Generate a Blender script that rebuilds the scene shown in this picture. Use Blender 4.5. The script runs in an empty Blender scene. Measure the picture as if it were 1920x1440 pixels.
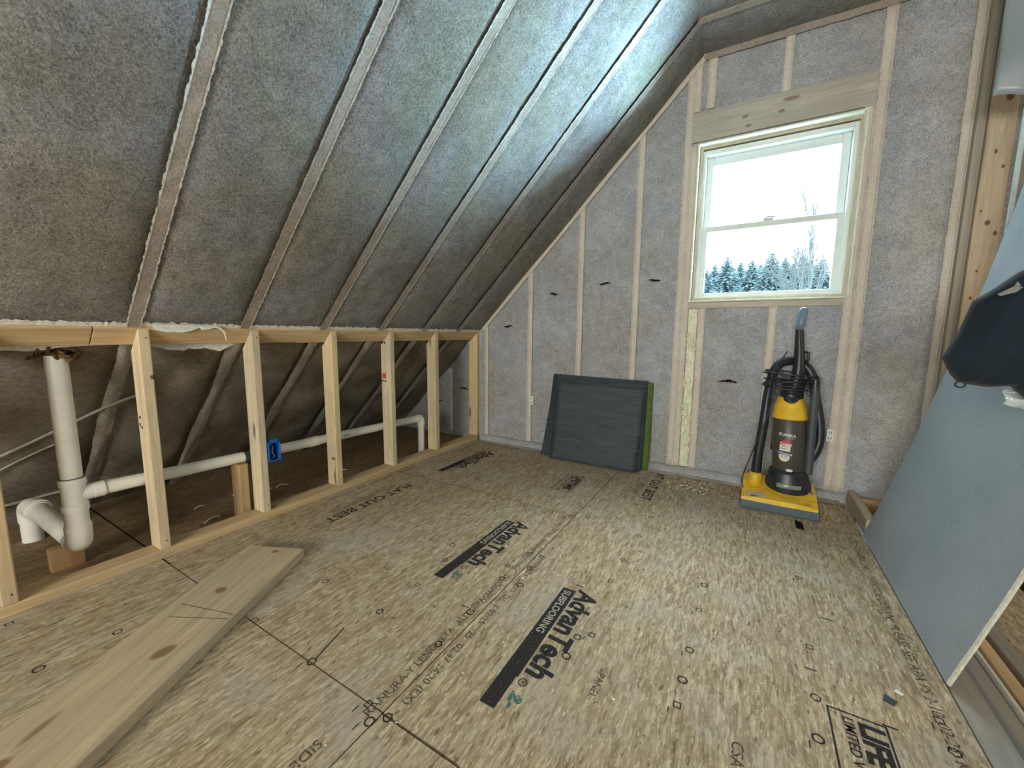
import bpy, math, random
from mathutils import Vector, Matrix, noise
random.seed(7)
R = math.radians
SC = bpy.context.scene
COL = SC.collection

# ------------------------------------------------------------------ camera
yaw, pitch, roll = -0.533698, 0.125209, 0.0098487
fwd = Vector((math.sin(yaw)*math.cos(pitch), math.cos(yaw)*math.cos(pitch), -math.sin(pitch)))
rt = Vector((math.cos(yaw), -math.sin(yaw), 0)); up = rt.cross(fwd)
r2 = rt*math.cos(roll)+up*math.sin(roll); u2 = -rt*math.sin(roll)+up*math.cos(roll)
cam_d = bpy.data.cameras.new('camera'); cam = bpy.data.objects.new('camera', cam_d); COL.objects.link(cam)
cam_d.sensor_width = 36; cam_d.lens = 36*749.96/1920; cam_d.clip_start = 0.02; cam_d.clip_end = 500
mm = Matrix.Identity(4)
for i in range(3):
    mm[i][0] = r2[i]; mm[i][1] = u2[i]; mm[i][2] = -fwd[i]
mm[0][3], mm[1][3], mm[2][3] = 0, 0, 0.94
cam.matrix_world = mm
SC.camera = cam
# ------------------------------------------------------------------ world, lights, exposure
SC.view_settings.view_transform = 'Standard'; SC.view_settings.look = 'None'
SC.view_settings.gamma = 1; SC.view_settings.use_curve_mapping = False
SC.view_settings.exposure = 0.14
W = bpy.data.worlds.new('overcast_sky'); SC.world = W; W.use_nodes = True
bg = W.node_tree.nodes['Background']
bg.inputs[0].default_value = (0.80, 0.92, 1.0, 1); bg.inputs[1].default_value = 6.0
def area(name, loc, rot, sx, sy, power, color, portal=False):
    l = bpy.data.lights.new(name, 'AREA'); l.shape = 'RECTANGLE'; l.size = sx; l.size_y = sy
    l.energy = power; l.color = color
    if portal: l.cycles.is_portal = True
    o = bpy.data.objects.new(name, l); o.location = loc; o.rotation_euler = rot; COL.objects.link(o); return o
area('window_portal', (0.04, 3.04, 1.63), (R(-90), 0, 0), 0.8, 0.95, 1, (1, 1, 1), True)
# cold daylight off the snow and sky, coming in through the gable window
area('snow_glow', (1.3, 4.9, 0.55), (R(-113), 0, R(-32)), 1.8, 1.2, 1300, (0.50, 0.80, 1.0))
area('sky_glow', (0.7, 5.4, 4.3), (R(-52), 0, R(-12)), 2.6, 2.0, 600, (0.86, 0.95, 1.0))
# added fill lamp behind the camera, set in a made-up rear wall opening
area('rear_fill', (-0.3, -2.85, 1.22), (R(90), 0, 0), 1.6, 0.85, 108, (1.0, 0.94, 0.81))
# bare work lamp hanging on the far side of the stair partition
pl = bpy.data.lights.new('work_lamp', 'POINT'); pl.energy = 12; pl.color = (1.0, 0.83, 0.60); pl.shadow_soft_size = 0.06
plo = bpy.data.objects.new('work_lamp', pl); plo.location = (1.75, 1.95, 1.25); COL.objects.link(plo)

# ------------------------------------------------------------------ node helpers
class NT:
    def __init__(s, name, rough=0.8, spec=0.3):
        s.m = bpy.data.materials.new(name); s.m.use_nodes = True
        s.t = s.m.node_tree; s.b = s.t.nodes['Principled BSDF']
        s.b.inputs['Roughness'].default_value = rough
        s.b.inputs['Specular IOR Level'].default_value = spec
        s.geo = s.t.nodes.new('ShaderNodeNewGeometry').outputs['Position']
    def n(s, ty, **k):
        nd = s.t.nodes.new(ty)
        for a, v in k.items(): setattr(nd, a, v)
        return nd
    def lk(s, a, b): s.t.links.new(a, b)
    def mapped(s, sc=(1, 1, 1), rot=(0, 0, 0), loc=(0, 0, 0)):
        m = s.n('ShaderNodeMapping'); s.lk(s.geo, m.inputs[0])
        m.inputs['Scale'].default_value = sc; m.inputs['Rotation'].default_value = rot; m.inputs['Location'].default_value = loc
        return m.outputs[0]
    def noise(s, vec, scale, detail=3, rough=0.55, dist=0):
        nd = s.n('ShaderNodeTexNoise'); s.lk(vec, nd.inputs['Vector'])
        nd.inputs['Scale'].default_value = scale; nd.inputs['Detail'].default_value = detail
        nd.inputs['Roughness'].default_value = rough; nd.inputs['Distortion'].default_value = dist
        return nd.outputs['Fac']
    def vor(s, vec, scale, out='Color', feature='F1', rand=1.0):
        nd = s.n('ShaderNodeTexVoronoi', feature=feature); s.lk(vec, nd.inputs['Vector'])
        nd.inputs['Scale'].default_value = scale; nd.inputs['Randomness'].default_value = rand
        return nd.outputs[out]
    def ramp(s, fac, stops):
        nd = s.n('ShaderNodeValToRGB'); s.lk(fac, nd.inputs[0]); e = nd.color_ramp.elements
        while len(e) < len(stops): e.new(0.5)
        for el, (p, c) in zip(e, stops):
            el.position = p; el.color = (c, c, c, 1) if isinstance(c, (int, float)) else (*c, 1)
        return nd.outputs[0]
    def mix(s, fac, a, b, mode='MIX'):
        nd = s.n('ShaderNodeMix', data_type='RGBA', blend_type=mode)
        for sock, v in ((nd.inputs[0], fac), (nd.inputs[6], a), (nd.inputs[7], b)):
            if isinstance(v, (int, float)): sock.default_value = v
            elif isinstance(v, tuple): sock.default_value = (*v, 1)
            else: s.lk(v, sock)
        return nd.outputs[2]
    def math(s, op, a, b=0.0):
        nd = s.n('ShaderNodeMath', operation=op)
        for sock, v in ((nd.inputs[0], a), (nd.inputs[1], b)):
            if isinstance(v, (int, float)): sock.default_value = v
            else: s.lk(v, sock)
        return nd.outputs[0]
    def col(s, c):
        if isinstance(c, tuple): s.b.inputs['Base Color'].default_value = (*c, 1)
        else: s.lk(c, s.b.inputs['Base Color'])
    def bump(s, h, strength=0.3, dist=0.01):
        nd = s.n('ShaderNodeBump'); s.lk(h, nd.inputs['Height'])
        nd.inputs['Strength'].default_value = strength; nd.inputs['Distance'].default_value = dist
        s.lk(nd.outputs[0], s.b.inputs['Normal'])
    def spots(s, c, pts, tint, soft=0.35):
        """darken the colour c at elliptical knots [(centre, radii)] in world space"""
        for p, r in pts:
            a = s.n('ShaderNodeVectorMath', operation='SUBTRACT'); s.lk(s.geo, a.inputs[0]); a.inputs[1].default_value = p
            b = s.n('ShaderNodeVectorMath', operation='DIVIDE'); s.lk(a.outputs[0], b.inputs[0]); b.inputs[1].default_value = r
            l = s.n('ShaderNodeVectorMath', operation='LENGTH'); s.lk(b.outputs[0], l.inputs[0])
            f = s.ramp(l.outputs['Value'], [(1-soft, 0.9), (1.0, 0.0)])
            c = s.mix(f, c, tint)
        return c

def plain(name, c, rough=0.5, spec=0.4, metal=0, var=0.12, scale=30):
    t = NT(name, rough, spec); t.b.inputs['Metallic'].default_value = metal
    f = t.noise(t.mapped(), scale, 4)
    d = tuple(x*(1-var) for x in c); e = tuple(min(1, x*(1+var)) for x in c)
    t.col(t.mix(t.ramp(f, [(0.3, 0.0), (0.7, 1.0)]), d, e)); return t.m

def lumber(name, axis, base=(0.56, 0.40, 0.22), knots=(), grey=0.0, seed=0, dark=(0.12, 0.05, 0.02), turn=0.0):
    t = NT(name, 0.72, 0.25)
    if turn:
        t.geo0 = t.geo; mp = t.n('ShaderNodeMapping'); t.lk(t.geo, mp.inputs[0]); mp.inputs['Rotation'].default_value = (0, 0, turn); t.geo = mp.outputs[0]
    sc = {'X': (1.2, 22, 22), 'Y': (22, 1.2, 22), 'Z': (22, 22, 1.2)}[axis]
    v = t.mapped(sc, loc=(seed*3.1, seed*1.7, seed*2.3))
    g = t.noise(v, 2.2, 5, 0.6, 0.6)
    g2 = t.noise(v, 9.0, 3, 0.5)
    lo = tuple(x*0.74 for x in base); hi = tuple(min(1, x*1.13) for x in base)
    c = t.mix(t.ramp(g, [(0.3, 0.0), (0.7, 1.0)]), lo, hi)
    c = t.mix(t.math('MULTIPLY', t.ramp(g2, [(0.52, 0.0), (0.75, 1.0)]), 0.35), c, tuple(x*0.55 for x in base))
    big = t.noise(t.mapped(loc=(seed, 0, 0)), 3.0, 3)
    c = t.mix(t.math('MULTIPLY', t.ramp(big, [(0.4, 0.0), (0.7, 1.0)]), 0.35+grey), c, (0.36, 0.33, 0.27))
    ks = {'X': (2.0, 9, 9), 'Y': (9, 2.0, 9), 'Z': (9, 9, 2.0)}[axis]
    kd = t.vor(t.mapped(ks, loc=(seed*5.3, seed, seed*2)), 1.0, 'Distance')
    c = t.mix(t.ramp(kd, [(0.055, 0.85), (0.12, 0.0)]), c, dark)
    if turn: t.geo = t.geo0
    if knots: c = t.spots(c, knots, dark)
    t.col(c); t.bump(g2, 0.15, 0.002); return t.m

def fabric(name, a, b, fib=0.55, warm=None, rough=0.95, vd=(1, 1, 1)):
    """grey netting over blown fibre: mottled large patches and fine crossing fibres"""
    t = NT(name, rough, 0.15)
    big = t.noise(t.mapped(), 3.4, 3, 0.55, 0.4)
    fine = t.noise(t.mapped(vd), 150, 3, 0.75, 0.7)
    hair = t.noise(t.mapped((1, 1, 1), (0.5, 0.7, 0.4)), 70, 3, 0.7, 2.2)
    mid = t.noise(t.mapped(), 15, 4, 0.65, 0.5)
    c = t.mix(t.ramp(big, [(0.38, 0.0), (0.62, 1.0)]), a, b)
    if warm: c = t.mix(t.math('MULTIPLY', t.ramp(t.noise(t.mapped(loc=(4, 2, 9)), 2.1, 2), [(0.45, 0.0), (0.62, 1.0)]), 0.7), c, warm)
    f = t.math('ADD', t.math('MULTIPLY', t.ramp(fine, [(0.36, 0.0), (0.64, 1.0)]), 0.50),
               t.math('ADD', t.math('MULTIPLY', t.ramp(hair, [(0.36, 0.0), (0.64, 1.0)]), 0.25), t.math('MULTIPLY', t.ramp(mid, [(0.3, 0.0), (0.7, 1.0)]), 0.25)))
    lum = t.ramp(f, [(0.15, 1.0-fib), (0.85, 1.0)])
    c = t.mix(1.0, c, lum, 'MULTIPLY')
    t.col(c); t.bump(t.math('ADD', fine, mid), 0.5, 0.006); return t.m

# ------------------------------------------------------------------ materials
M = {}
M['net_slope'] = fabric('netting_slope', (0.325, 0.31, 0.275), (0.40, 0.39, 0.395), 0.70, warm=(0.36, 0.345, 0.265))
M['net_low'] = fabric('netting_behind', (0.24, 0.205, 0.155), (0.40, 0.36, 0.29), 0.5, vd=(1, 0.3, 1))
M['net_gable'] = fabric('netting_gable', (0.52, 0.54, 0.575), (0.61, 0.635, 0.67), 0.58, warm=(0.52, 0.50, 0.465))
M['felt'] = fabric('rafter_netting', (0.44, 0.37, 0.31), (0.53, 0.465, 0.40), 0.5)
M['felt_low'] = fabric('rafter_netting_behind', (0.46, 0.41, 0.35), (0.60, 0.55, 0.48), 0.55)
M['stud_face'] = fabric('gable_stud_netting', (0.76, 0.68, 0.58), (0.84, 0.76, 0.66), 0.25)
M['edge'] = plain('frayed_netting', (0.50, 0.46, 0.41), 0.9, 0.1, var=0.3, scale=90)
M['torn'] = plain('torn_netting', (0.78, 0.77, 0.71), 0.9, 0.1, var=0.18, scale=90)
M['lum'] = lumber('pine_y', 'Y', (0.66, 0.47, 0.25), seed=1)
M['header'] = lumber('pine_x', 'X', (0.60, 0.55, 0.46), seed=3, grey=0.25)
M['jamb'] = lumber('pine_z', 'Z', (0.58, 0.48, 0.36), seed=4, grey=0.25)
M['grey_wood'] = lumber('weathered_board', 'Y', (0.36, 0.34, 0.30), seed=5, grey=0.3)
M['gold'] = lumber('fresh_board', 'Y', (0.72, 0.50, 0.27), seed=6)
M['goldx'] = lumber('fresh_ledger', 'X', (0.66, 0.40, 0.20), seed=7)
M['dark'] = plain('black_plastic', (0.018, 0.022, 0.026), 0.38, 0.5, var=0.2)
M['darkgrey'] = plain('dark_grey_plastic', (0.06, 0.07, 0.08), 0.45, 0.5)
M['grip'] = plain('blue_grey_grip', (0.16, 0.24, 0.32), 0.35, 0.5)
M['yellow'] = plain('yellow_plastic', (0.80, 0.50, 0.03), 0.4, 0.5, var=0.16, scale=22)
M['pvc'] = plain('white_pvc', (0.88, 0.87, 0.79), 0.35, 0.5, var=0.05, scale=12)
M['vinyl'] = plain('window_vinyl', (0.72, 0.78, 0.76), 0.4, 0.5, var=0.04)
M['tape'] = plain('pale_foam_seal', (0.74, 0.78, 0.64), 0.8, 0.2, var=0.1)
M['foam'] = plain('spray_foam', (0.80, 0.80, 0.60), 0.7, 0.3, var=0.15, scale=40)
M['black'] = plain('dark_gap', (0.012, 0.010, 0.009), 0.9, 0.1)
M['blue'] = plain('blue_box_plastic', (0.01, 0.13, 0.50), 0.4, 0.5)
M['white'] = plain('white_plastic', (0.8, 0.8, 0.8), 0.5, 0.4, var=0.05)
M['red'] = plain('red_ink', (0.55, 0.08, 0.07), 0.8, 0.1)
M['pink'] = plain('sticker_red', (0.50, 0.05, 0.10), 0.5)
M['navy'] = plain('sticker_blue', (0.03, 0.05, 0.20), 0.5)
M['cream'] = plain('sticker_cream', (0.78, 0.72, 0.60), 0.5)
M['rubber'] = None

def osb(name, dim=1.0):
    t = NT(name, 0.75, 0.25)
    cols = None
    # strands: stretched voronoi cells in three directions, colour by cell
    c = t.mix(t.ramp(t.noise(t.mapped((1, 0.45, 1)), 5, 3), [(0.35, 0.0), (0.65, 1.0)]), (0.42, 0.32, 0.19), (0.54, 0.425, 0.265))
    for ang, sc, st, sd in ((0.15, 120, 0.16, 0), (-0.45, 90, 0.18, 5), (0.9, 130, 0.20, 9), (1.5, 100, 0.22, 3), (0.05, 190, 0.12, 7)):
        v = t.mapped((1, st, 1), (0, 0, ang), (sd, sd*2, 0))
        wob = t.n('ShaderNodeVectorMath', operation='ADD'); t.lk(v, wob.inputs[0])
        nz = t.n('ShaderNodeTexNoise'); t.lk(t.mapped(), nz.inputs['Vector']); nz.inputs['Scale'].default_value = 30; nz.inputs['Detail'].default_value = 2
        sclv = t.n('ShaderNodeVectorMath', operation='SCALE'); t.lk(nz.outputs['Color'], sclv.inputs[0]); sclv.inputs['Scale'].default_value = 0.012
        t.lk(sclv.outputs[0], wob.inputs[1])
        cell = t.vor(wob.outputs[0], sc)
        sep = t.n('ShaderNodeSeparateColor'); t.lk(cell, sep.inputs[0])
        val = t.ramp(sep.outputs[0], [(0.0, (0.20, 0.13, 0.07)), (0.3, (0.40, 0.295, 0.17)), (0.7, (0.55, 0.435, 0.27)), (1.0, (0.80, 0.70, 0.50))])
        c = t.mix(t.math('MULTIPLY', t.ramp(sep.outputs[1], [(0.45, 0.0), (0.6, 1.0)]), 0.50), c, val)
    fine = t.noise(t.mapped((1, 0.2, 1), (0, 0, 0.1)), 120, 4, 0.7, 0.5)
    c = t.mix(1.0, c, t.ramp(fine, [(0.28, 0.62), (0.7, 1.1)]), 'MULTIPLY')
    sp = t.noise(t.mapped((1, 0.35, 1), (0, 0, 0.2)), 60, 2, 0.5)
    c = t.mix(t.math('MULTIPLY', t.ramp(sp, [(0.645, 0.0), (0.70, 1.0)]), 0.75), c, (0.11, 0.07, 0.04))
    fl = t.noise(t.mapped((1, 0.25, 1), (0, 0, -0.3)), 150, 3, 0.6)
    c = t.mix(t.math('MULTIPLY', t.ramp(fl, [(0.60, 0.0), (0.68, 1.0)]), 0.7), c, (0.82, 0.74, 0.56))
    # dried compound dust, greyer and paler in trodden patches
    dust = t.noise(t.mapped(), 3.0, 6, 0.62, 0.3)
    c = t.mix(t.math('MULTIPLY', t.ramp(dust, [(0.50, 0.0), (0.68, 1.0)]), 0.45), c, (0.50, 0.48, 0.42))
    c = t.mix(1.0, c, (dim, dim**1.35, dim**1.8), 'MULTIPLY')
    t.col(c); t.bump(fine, 0.25, 0.003); return t.m
M['osb'] = osb('osb_subfloor')
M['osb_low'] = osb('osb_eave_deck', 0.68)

def ink(name, c=(0.035, 0.033, 0.032), wear=0.36):
    t = NT(name, 0.85, 0.1); t.col(c)
    out = t.t.nodes['Material Output']
    tr = t.n('ShaderNodeBsdfTransparent'); mx = t.n('ShaderNodeMixShader')
    f = t.noise(t.mapped((1, 0.6, 1)), 260, 3, 0.7)
    t.lk(t.ramp(f, [(wear-0.05, 1.0), (wear+0.05, 0.0)]), mx.inputs[0])
    t.lk(t.b.outputs[0], mx.inputs[1]); t.lk(tr.outputs[0], mx.inputs[2]); t.lk(mx.outputs[0], out.inputs[0]); return t.m
M['ink'] = ink('black_floor_ink'); M['ink_thin'] = ink('faded_floor_ink', (0.09, 0.075, 0.06), 0.43)
M['joint'] = ink('joint_dirt', (0.12, 0.08, 0.05), 0.40); M['teal'] = ink('teal_crayon', (0.06, 0.18, 0.19), 0.45); M['ink_light'] = ink('knocked_out_ink', (0.50, 0.46, 0.38), 0.40)

t = NT('ribbed_rubber', 0.6, 0.35)
rib = t.noise(t.mapped((2, 2, 90)), 2.0, 3, 0.7); cc = t.mix(t.ramp(rib, [(0.35, 0.0), (0.65, 1.0)]), (0.035, 0.048, 0.055), (0.075, 0.095, 0.105))
sp = t.noise(t.mapped(), 160, 2); cc = t.mix(t.math('MULTIPLY', t.ramp(sp, [(0.70, 0.0), (0.76, 1.0)]), 0.5), cc, (0.4, 0.4, 0.36))
t.col(cc); t.bump(rib, 0.5, 0.004); M['rubber'] = t.m
M['green'] = plain('green_mat', (0.10, 0.17, 0.035), 0.8, 0.2, var=0.25, scale=60)

t = NT('blue_grey_wallboard', 0.85, 0.25)
cc = t.mix(t.ramp(t.noise(t.mapped(), 3, 4), [(0.3, 0.0), (0.7, 1.0)]), (0.33, 0.39, 0.43), (0.41, 0.47, 0.51))
fb = t.noise(t.mapped(), 120, 4, 0.7, 1.0); cc = t.mix(1.0, cc, t.ramp(fb, [(0.3, 0.88), (0.7, 1.06)]), 'MULTIPLY')
sc_ = t.noise(t.mapped((6, 1, 1), (0.2, 0.3, 0)), 14, 3, 0.7, 1.5); cc = t.mix(t.math('MULTIPLY', t.ramp(sc_, [(0.62, 0.0), (0.66, 1.0)]), 0.2), cc, (0.2, 0.24, 0.25))
t.col(cc); t.bump(fb, 0.3, 0.002); M['board'] = t.m
M['board_edge'] = plain('sawn_board_edge', (0.62, 0.62, 0.53), 0.9, 0.1, var=0.2, scale=120)

t = NT('navy_cloth', 0.8, 0.15); t.b.inputs['Sheen Weight'].default_value = 0.1
t.col(t.mix(t.noise(t.mapped(), 12, 4), (0.006, 0.012, 0.018), (0.014, 0.028, 0.040))); M['cloth'] = t.m
t = NT('hanging_plastic', 0.35, 0.5); t.col(t.mix(t.noise(t.mapped(), 5, 3), (0.26, 0.31, 0.33), (0.32, 0.37, 0.39))); M['sheet'] = t.m
t = NT('clear_bag', 0.15, 0.6); t.col((0.62, 0.72, 0.70)); t.b.inputs['Alpha'].default_value = 0.75; M['bag'] = t.m
t = NT('snow', 0.8, 0.2); t.col(t.mix(t.noise(t.mapped(), 0.3, 4), (0.70, 0.76, 0.82), (0.84, 0.88, 0.92))); M['snow'] = t.m
t = NT('conifer_needles', 0.8, 0.2); t.col(t.mix(t.ramp(t.noise(t.mapped(), 3, 4), [(0.4, 0.0), (0.6, 1.0)]), (0.035, 0.075, 0.09), (0.17, 0.27, 0.29))); M['needle'] = t.m
M['bark'] = plain('frosted_bark', (0.14, 0.16, 0.16), 0.9, 0.1)
t = NT('window_glass', 0.02, 0.5)
tr = t.n('ShaderNodeBsdfTransparent'); tr.inputs[0].default_value = (0.95, 0.98, 0.98, 1); gl = t.n('ShaderNodeBsdfGlossy'); gl.inputs['Roughness'].default_value = 0.02
mx = t.n('ShaderNodeMixShader'); mx.inputs[0].default_value = 0.025
t.lk(tr.outputs[0], mx.inputs[1]); t.lk(gl.outputs[0], mx.inputs[2]); t.lk(mx.outputs[0], t.t.nodes['Material Output'].inputs[0]); M['glass'] = t.m
t = NT('smoked_dust_cup', 0.42, 0.4); t.col(t.mix(t.noise(t.mapped(), 20, 4), (0.055, 0.048, 0.038), (0.085, 0.078, 0.062))); M['smoke'] = t.m

# ------------------------------------------------------------------ mesh helpers
class MB:
    def __init__(s): s.v = []; s.f = []
    def quadbox(s, p):               # 8 points: bottom ring 0-3, top ring 4-7
        b = len(s.v); s.v += [tuple(q) for q in p]
        s.f += [tuple(b+i for i in q) for q in ((3, 2, 1, 0), (4, 5, 6, 7), (0, 1, 5, 4), (1, 2, 6, 5), (2, 3, 7, 6), (3, 0, 4, 7))]
        return s
    def box(s, x0, x1, y0, y1, z0, z1):
        return s.quadbox([(x0, y0, z0), (x1, y0, z0), (x1, y1, z0), (x0, y1, z0), (x0, y0, z1), (x1, y0, z1), (x1, y1, z1), (x0, y1, z1)])
    def prism(s, prof, a, b, axis='Y'):
        """profile of 2D points swept from a to b along axis"""
        n = len(prof); base = len(s.v)
        for w in (a, b):
            for p, q in prof:
                s.v.append({'Y': (p, w, q), 'X': (w, p, q), 'Z': (p, q, w)}[axis])
        s.f.append(tuple(base+i for i in range(n))); s.f.append(tuple(base+n+i for i in reversed(range(n))))
        for i in range(n):
            j = (i+1) % n; s.f.append((base+j, base+i, base+n+i, base+n+j))
        return s
    def tube(s, pts, r, seg=16, caps=True):
        pts = [Vector(p) for p in pts]; n = len(pts)
        rs = r if isinstance(r, (list, tuple)) else [r]*n
        tan = []
        for i in range(n):
            d = pts[min(i+1, n-1)]-pts[max(i-1, 0)]
            if d.length < 1e-6: d = tan[-1].copy() if tan else Vector((0, 0, 1))
            tan.append(d.normalized())
        ref = Vector((0, 0, 1)) if abs(tan[0].z) < 0.9 else Vector((1, 0, 0))
        nrm = (ref-tan[0]*ref.dot(tan[0])).normalized(); base = len(s.v)
        for i in range(n):
            nrm = (nrm-tan[i]*nrm.dot(tan[i]))
            nrm = nrm.normalized() if nrm.length > 1e-5 else Vector((1, 0, 0))
            bi = tan[i].cross(nrm)
            for k in range(seg):
                a = 2*math.pi*k/seg; s.v.append(tuple(pts[i]+(nrm*math.cos(a)+bi*math.sin(a))*rs[i]))
        for i in range(n-1):
            for k in range(seg):
                k2 = (k+1) % seg; s.f.append((base+i*seg+k, base+i*seg+k2, base+(i+1)*seg+k2, base+(i+1)*seg+k))
        if caps:
            s.f.append(tuple(base+k for k in reversed(range(seg)))); s.f.append(tuple(base+(n-1)*seg+k for k in range(seg)))
        return s
    def grid(s, nu, nv, fn, thick=None):
        base = len(s.v)
        for j in range(nv+1):
            for i in range(nu+1): s.v.append(tuple(fn(i/nu, j/nv)))
        for j in range(nv):
            for i in range(nu):
                a = base+j*(nu+1)+i; s.f.append((a, a+1, a+nu+2, a+nu+1))
        return s
    def poly(s, pts):
        b = len(s.v); s.v += [tuple(p) for p in pts]; s.f.append(tuple(range(b, b+len(pts)))); return s

LAB = {}
def obj(name, mb, mat, parent=None, label=None, cat=None, group=None, kind=None, bev=0, smooth=False, solid=0):
    me = bpy.data.meshes.new(name)
    xs = [v[0] for v in mb.v]; ys = [v[1] for v in mb.v]; zs = [v[2] for v in mb.v]
    o0 = Vector(((min(xs)+max(xs))/2, (min(ys)+max(ys))/2, min(zs)))
    me.from_pydata([tuple(Vector(v)-o0) for v in mb.v], [], mb.f); me.validate(); me.update()
    me.materials.append(mat)
    o = bpy.data.objects.new(name, me); COL.objects.link(o)
    if parent:
        o.parent = parent; pw = Vector(parent['_o']) if '_o' in parent else Vector((0, 0, 0)); o.location = o0-pw
    else: o.location = o0
    o['_o'] = tuple(o0)
    if smooth:
        for p in me.polygons: p.use_smooth = True
        if smooth == 'auto':
            try:
                me.set_sharp_from_angle(angle=R(40))
            except Exception: pass
    if bev:
        b = o.modifiers.new('bevel', 'BEVEL'); b.width = bev; b.segments = 2; b.limit_method = 'ANGLE'
    if solid:
        b = o.modifiers.new('solid', 'SOLIDIFY'); b.thickness = solid; b.offset = 0
    setp(o, label, cat, group, kind); return o
def setp(o, label=None, cat=None, group=None, kind=None):
    for k, v in (('label', label), ('category', cat), ('group', group), ('kind', kind)):
        if v: o[k] = v
def empty(name, loc, label, cat, group=None, kind=None):
    o = bpy.data.objects.new(name, None); COL.objects.link(o); o.location = loc; o['_o'] = tuple(loc); o.empty_display_size = 0.05
    setp(o, label, cat, group, kind); return o

def text2d(s, size, bold=0.0, shear=0.0, align='LEFT'):
    c = bpy.data.curves.new('t', 'FONT'); c.body = s; c.size = size; c.offset = bold; c.shear = shear; c.align_x = align
    c.resolution_u = 3
    o = bpy.data.objects.new('t', c); COL.objects.link(o)
    dg = bpy.context.evaluated_depsgraph_get(); ev = o.evaluated_get(dg); me = ev.to_mesh()
    v = [(p.co.x, p.co.y) for p in me.vertices]; f = [tuple(p.vertices) for p in me.polygons]
    ev.to_mesh_clear(); bpy.data.objects.remove(o); bpy.data.curves.remove(c); return v, f
def put_text(mb, s, size, fn, **k):
    v, f = text2d(s, size, **k); b = len(mb.v)
    mb.v += [tuple(fn(x, y)) for x, y in v]; mb.f += [tuple(b+i for i in q) for q in f]
def smooth_path(pts, n=8):
    P = [Vector(p) for p in pts]; P = [P[0]*2-P[1]]+P+[P[-1]*2-P[-2]]; out = []
    for i in range(1, len(P)-2):
        for k in range(n):
            t_ = k/n; a, b, c, d = P[i-1], P[i], P[i+1], P[i+2]
            out.append(0.5*((2*b)+(c-a)*t_+(2*a-5*b+4*c-d)*t_*t_+(3*b-a-3*c+d)*t_**3))
    out.append(P[-2]); return out
def nz(x, y, z=0.0, s=1.0): return noise.noise(Vector((x*s, y*s, z*s)))

# ================================================================== SETTING
XP, D, C = -2.03, 2.88, 2.995           # knee wall face, gable wall face, slope plane z = x + C
YB = -3.0
RAFT = [0.59, 0.985, 1.385, 1.785, 2.18, 2.575]
RALL = sorted(RAFT+[0.19-0.4*i for i in range(8)])
# floor: panels with real gaps between them
fl = MB()
g = 0.0016
for x0, x1 in ((-3.1, -0.72), (-0.72, 0.528)):
    for y0, y1 in ((YB, 0.603), (0.603, 1.876), (1.876, 3.0)) if x0 < -1 else ((YB, 0.60), (0.60, 3.0)):
        fl.box(x0+g, x1-g, y0+g, y1-g, -0.02, 0.0)
# split the eave area (behind the knee wall) off so that its deck has a darker, browner tone
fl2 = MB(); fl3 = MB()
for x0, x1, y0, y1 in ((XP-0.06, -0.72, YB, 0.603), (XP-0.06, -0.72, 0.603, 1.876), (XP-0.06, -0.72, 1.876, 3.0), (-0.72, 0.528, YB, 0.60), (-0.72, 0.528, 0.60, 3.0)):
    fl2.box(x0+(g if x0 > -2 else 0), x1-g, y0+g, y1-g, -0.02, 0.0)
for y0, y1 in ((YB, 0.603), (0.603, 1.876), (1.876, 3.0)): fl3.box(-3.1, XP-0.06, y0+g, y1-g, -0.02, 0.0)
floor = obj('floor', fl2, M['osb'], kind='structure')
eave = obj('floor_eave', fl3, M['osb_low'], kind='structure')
sub = MB().box(-3.1, 0.528, YB, 3.0, -0.22, -0.021); obj('floor_underlayer', sub, M['black'], kind='structure')
low = MB().box(0.528, 2.5, YB, 3.0, -0.34, -0.30); lowfloor = obj('floor_lower', low, M['osb'], kind='structure')

# ---- sloped roof wall
def bay(y):
    e = sorted(RALL); prev = max([r for r in e if r <= y], default=e[0]-0.4); nxt = min([r for r in e if r > y], default=e[-1]+0.4)
    w = nxt-prev; u = (y-prev)/w if w else 0
    d = min(u, 1-u)*w
    if d < 0.019: return 0.0
    return 1-math.exp(-(d-0.019)/0.035)
n_in = Vector((1, 0, -1)).normalized()
def slope_pt(x, y, off): return Vector((x, y, x+C))+n_in*off
ny = 330; yA, yZ = YB, D+0.02
sl = MB()
x_lo, x_hi = XP-0.008, -0.36
def fs(u, v):
    y = yA+(yZ-yA)*u; x = x_lo+(x_hi-x_lo)*v
    b = bay(y); off = -0.004+0.017*b+b*0.009*nz(x*3, y*3, 1)+b*0.004*nz(x*14, y*14, 2)
    if v < 0.02: off = 0.0
    return slope_pt(x, y, off)
sl.grid(ny, 70, fs)
wall_left = obj('wall_left', sl, M['net_slope'], kind='structure', smooth=True)
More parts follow.
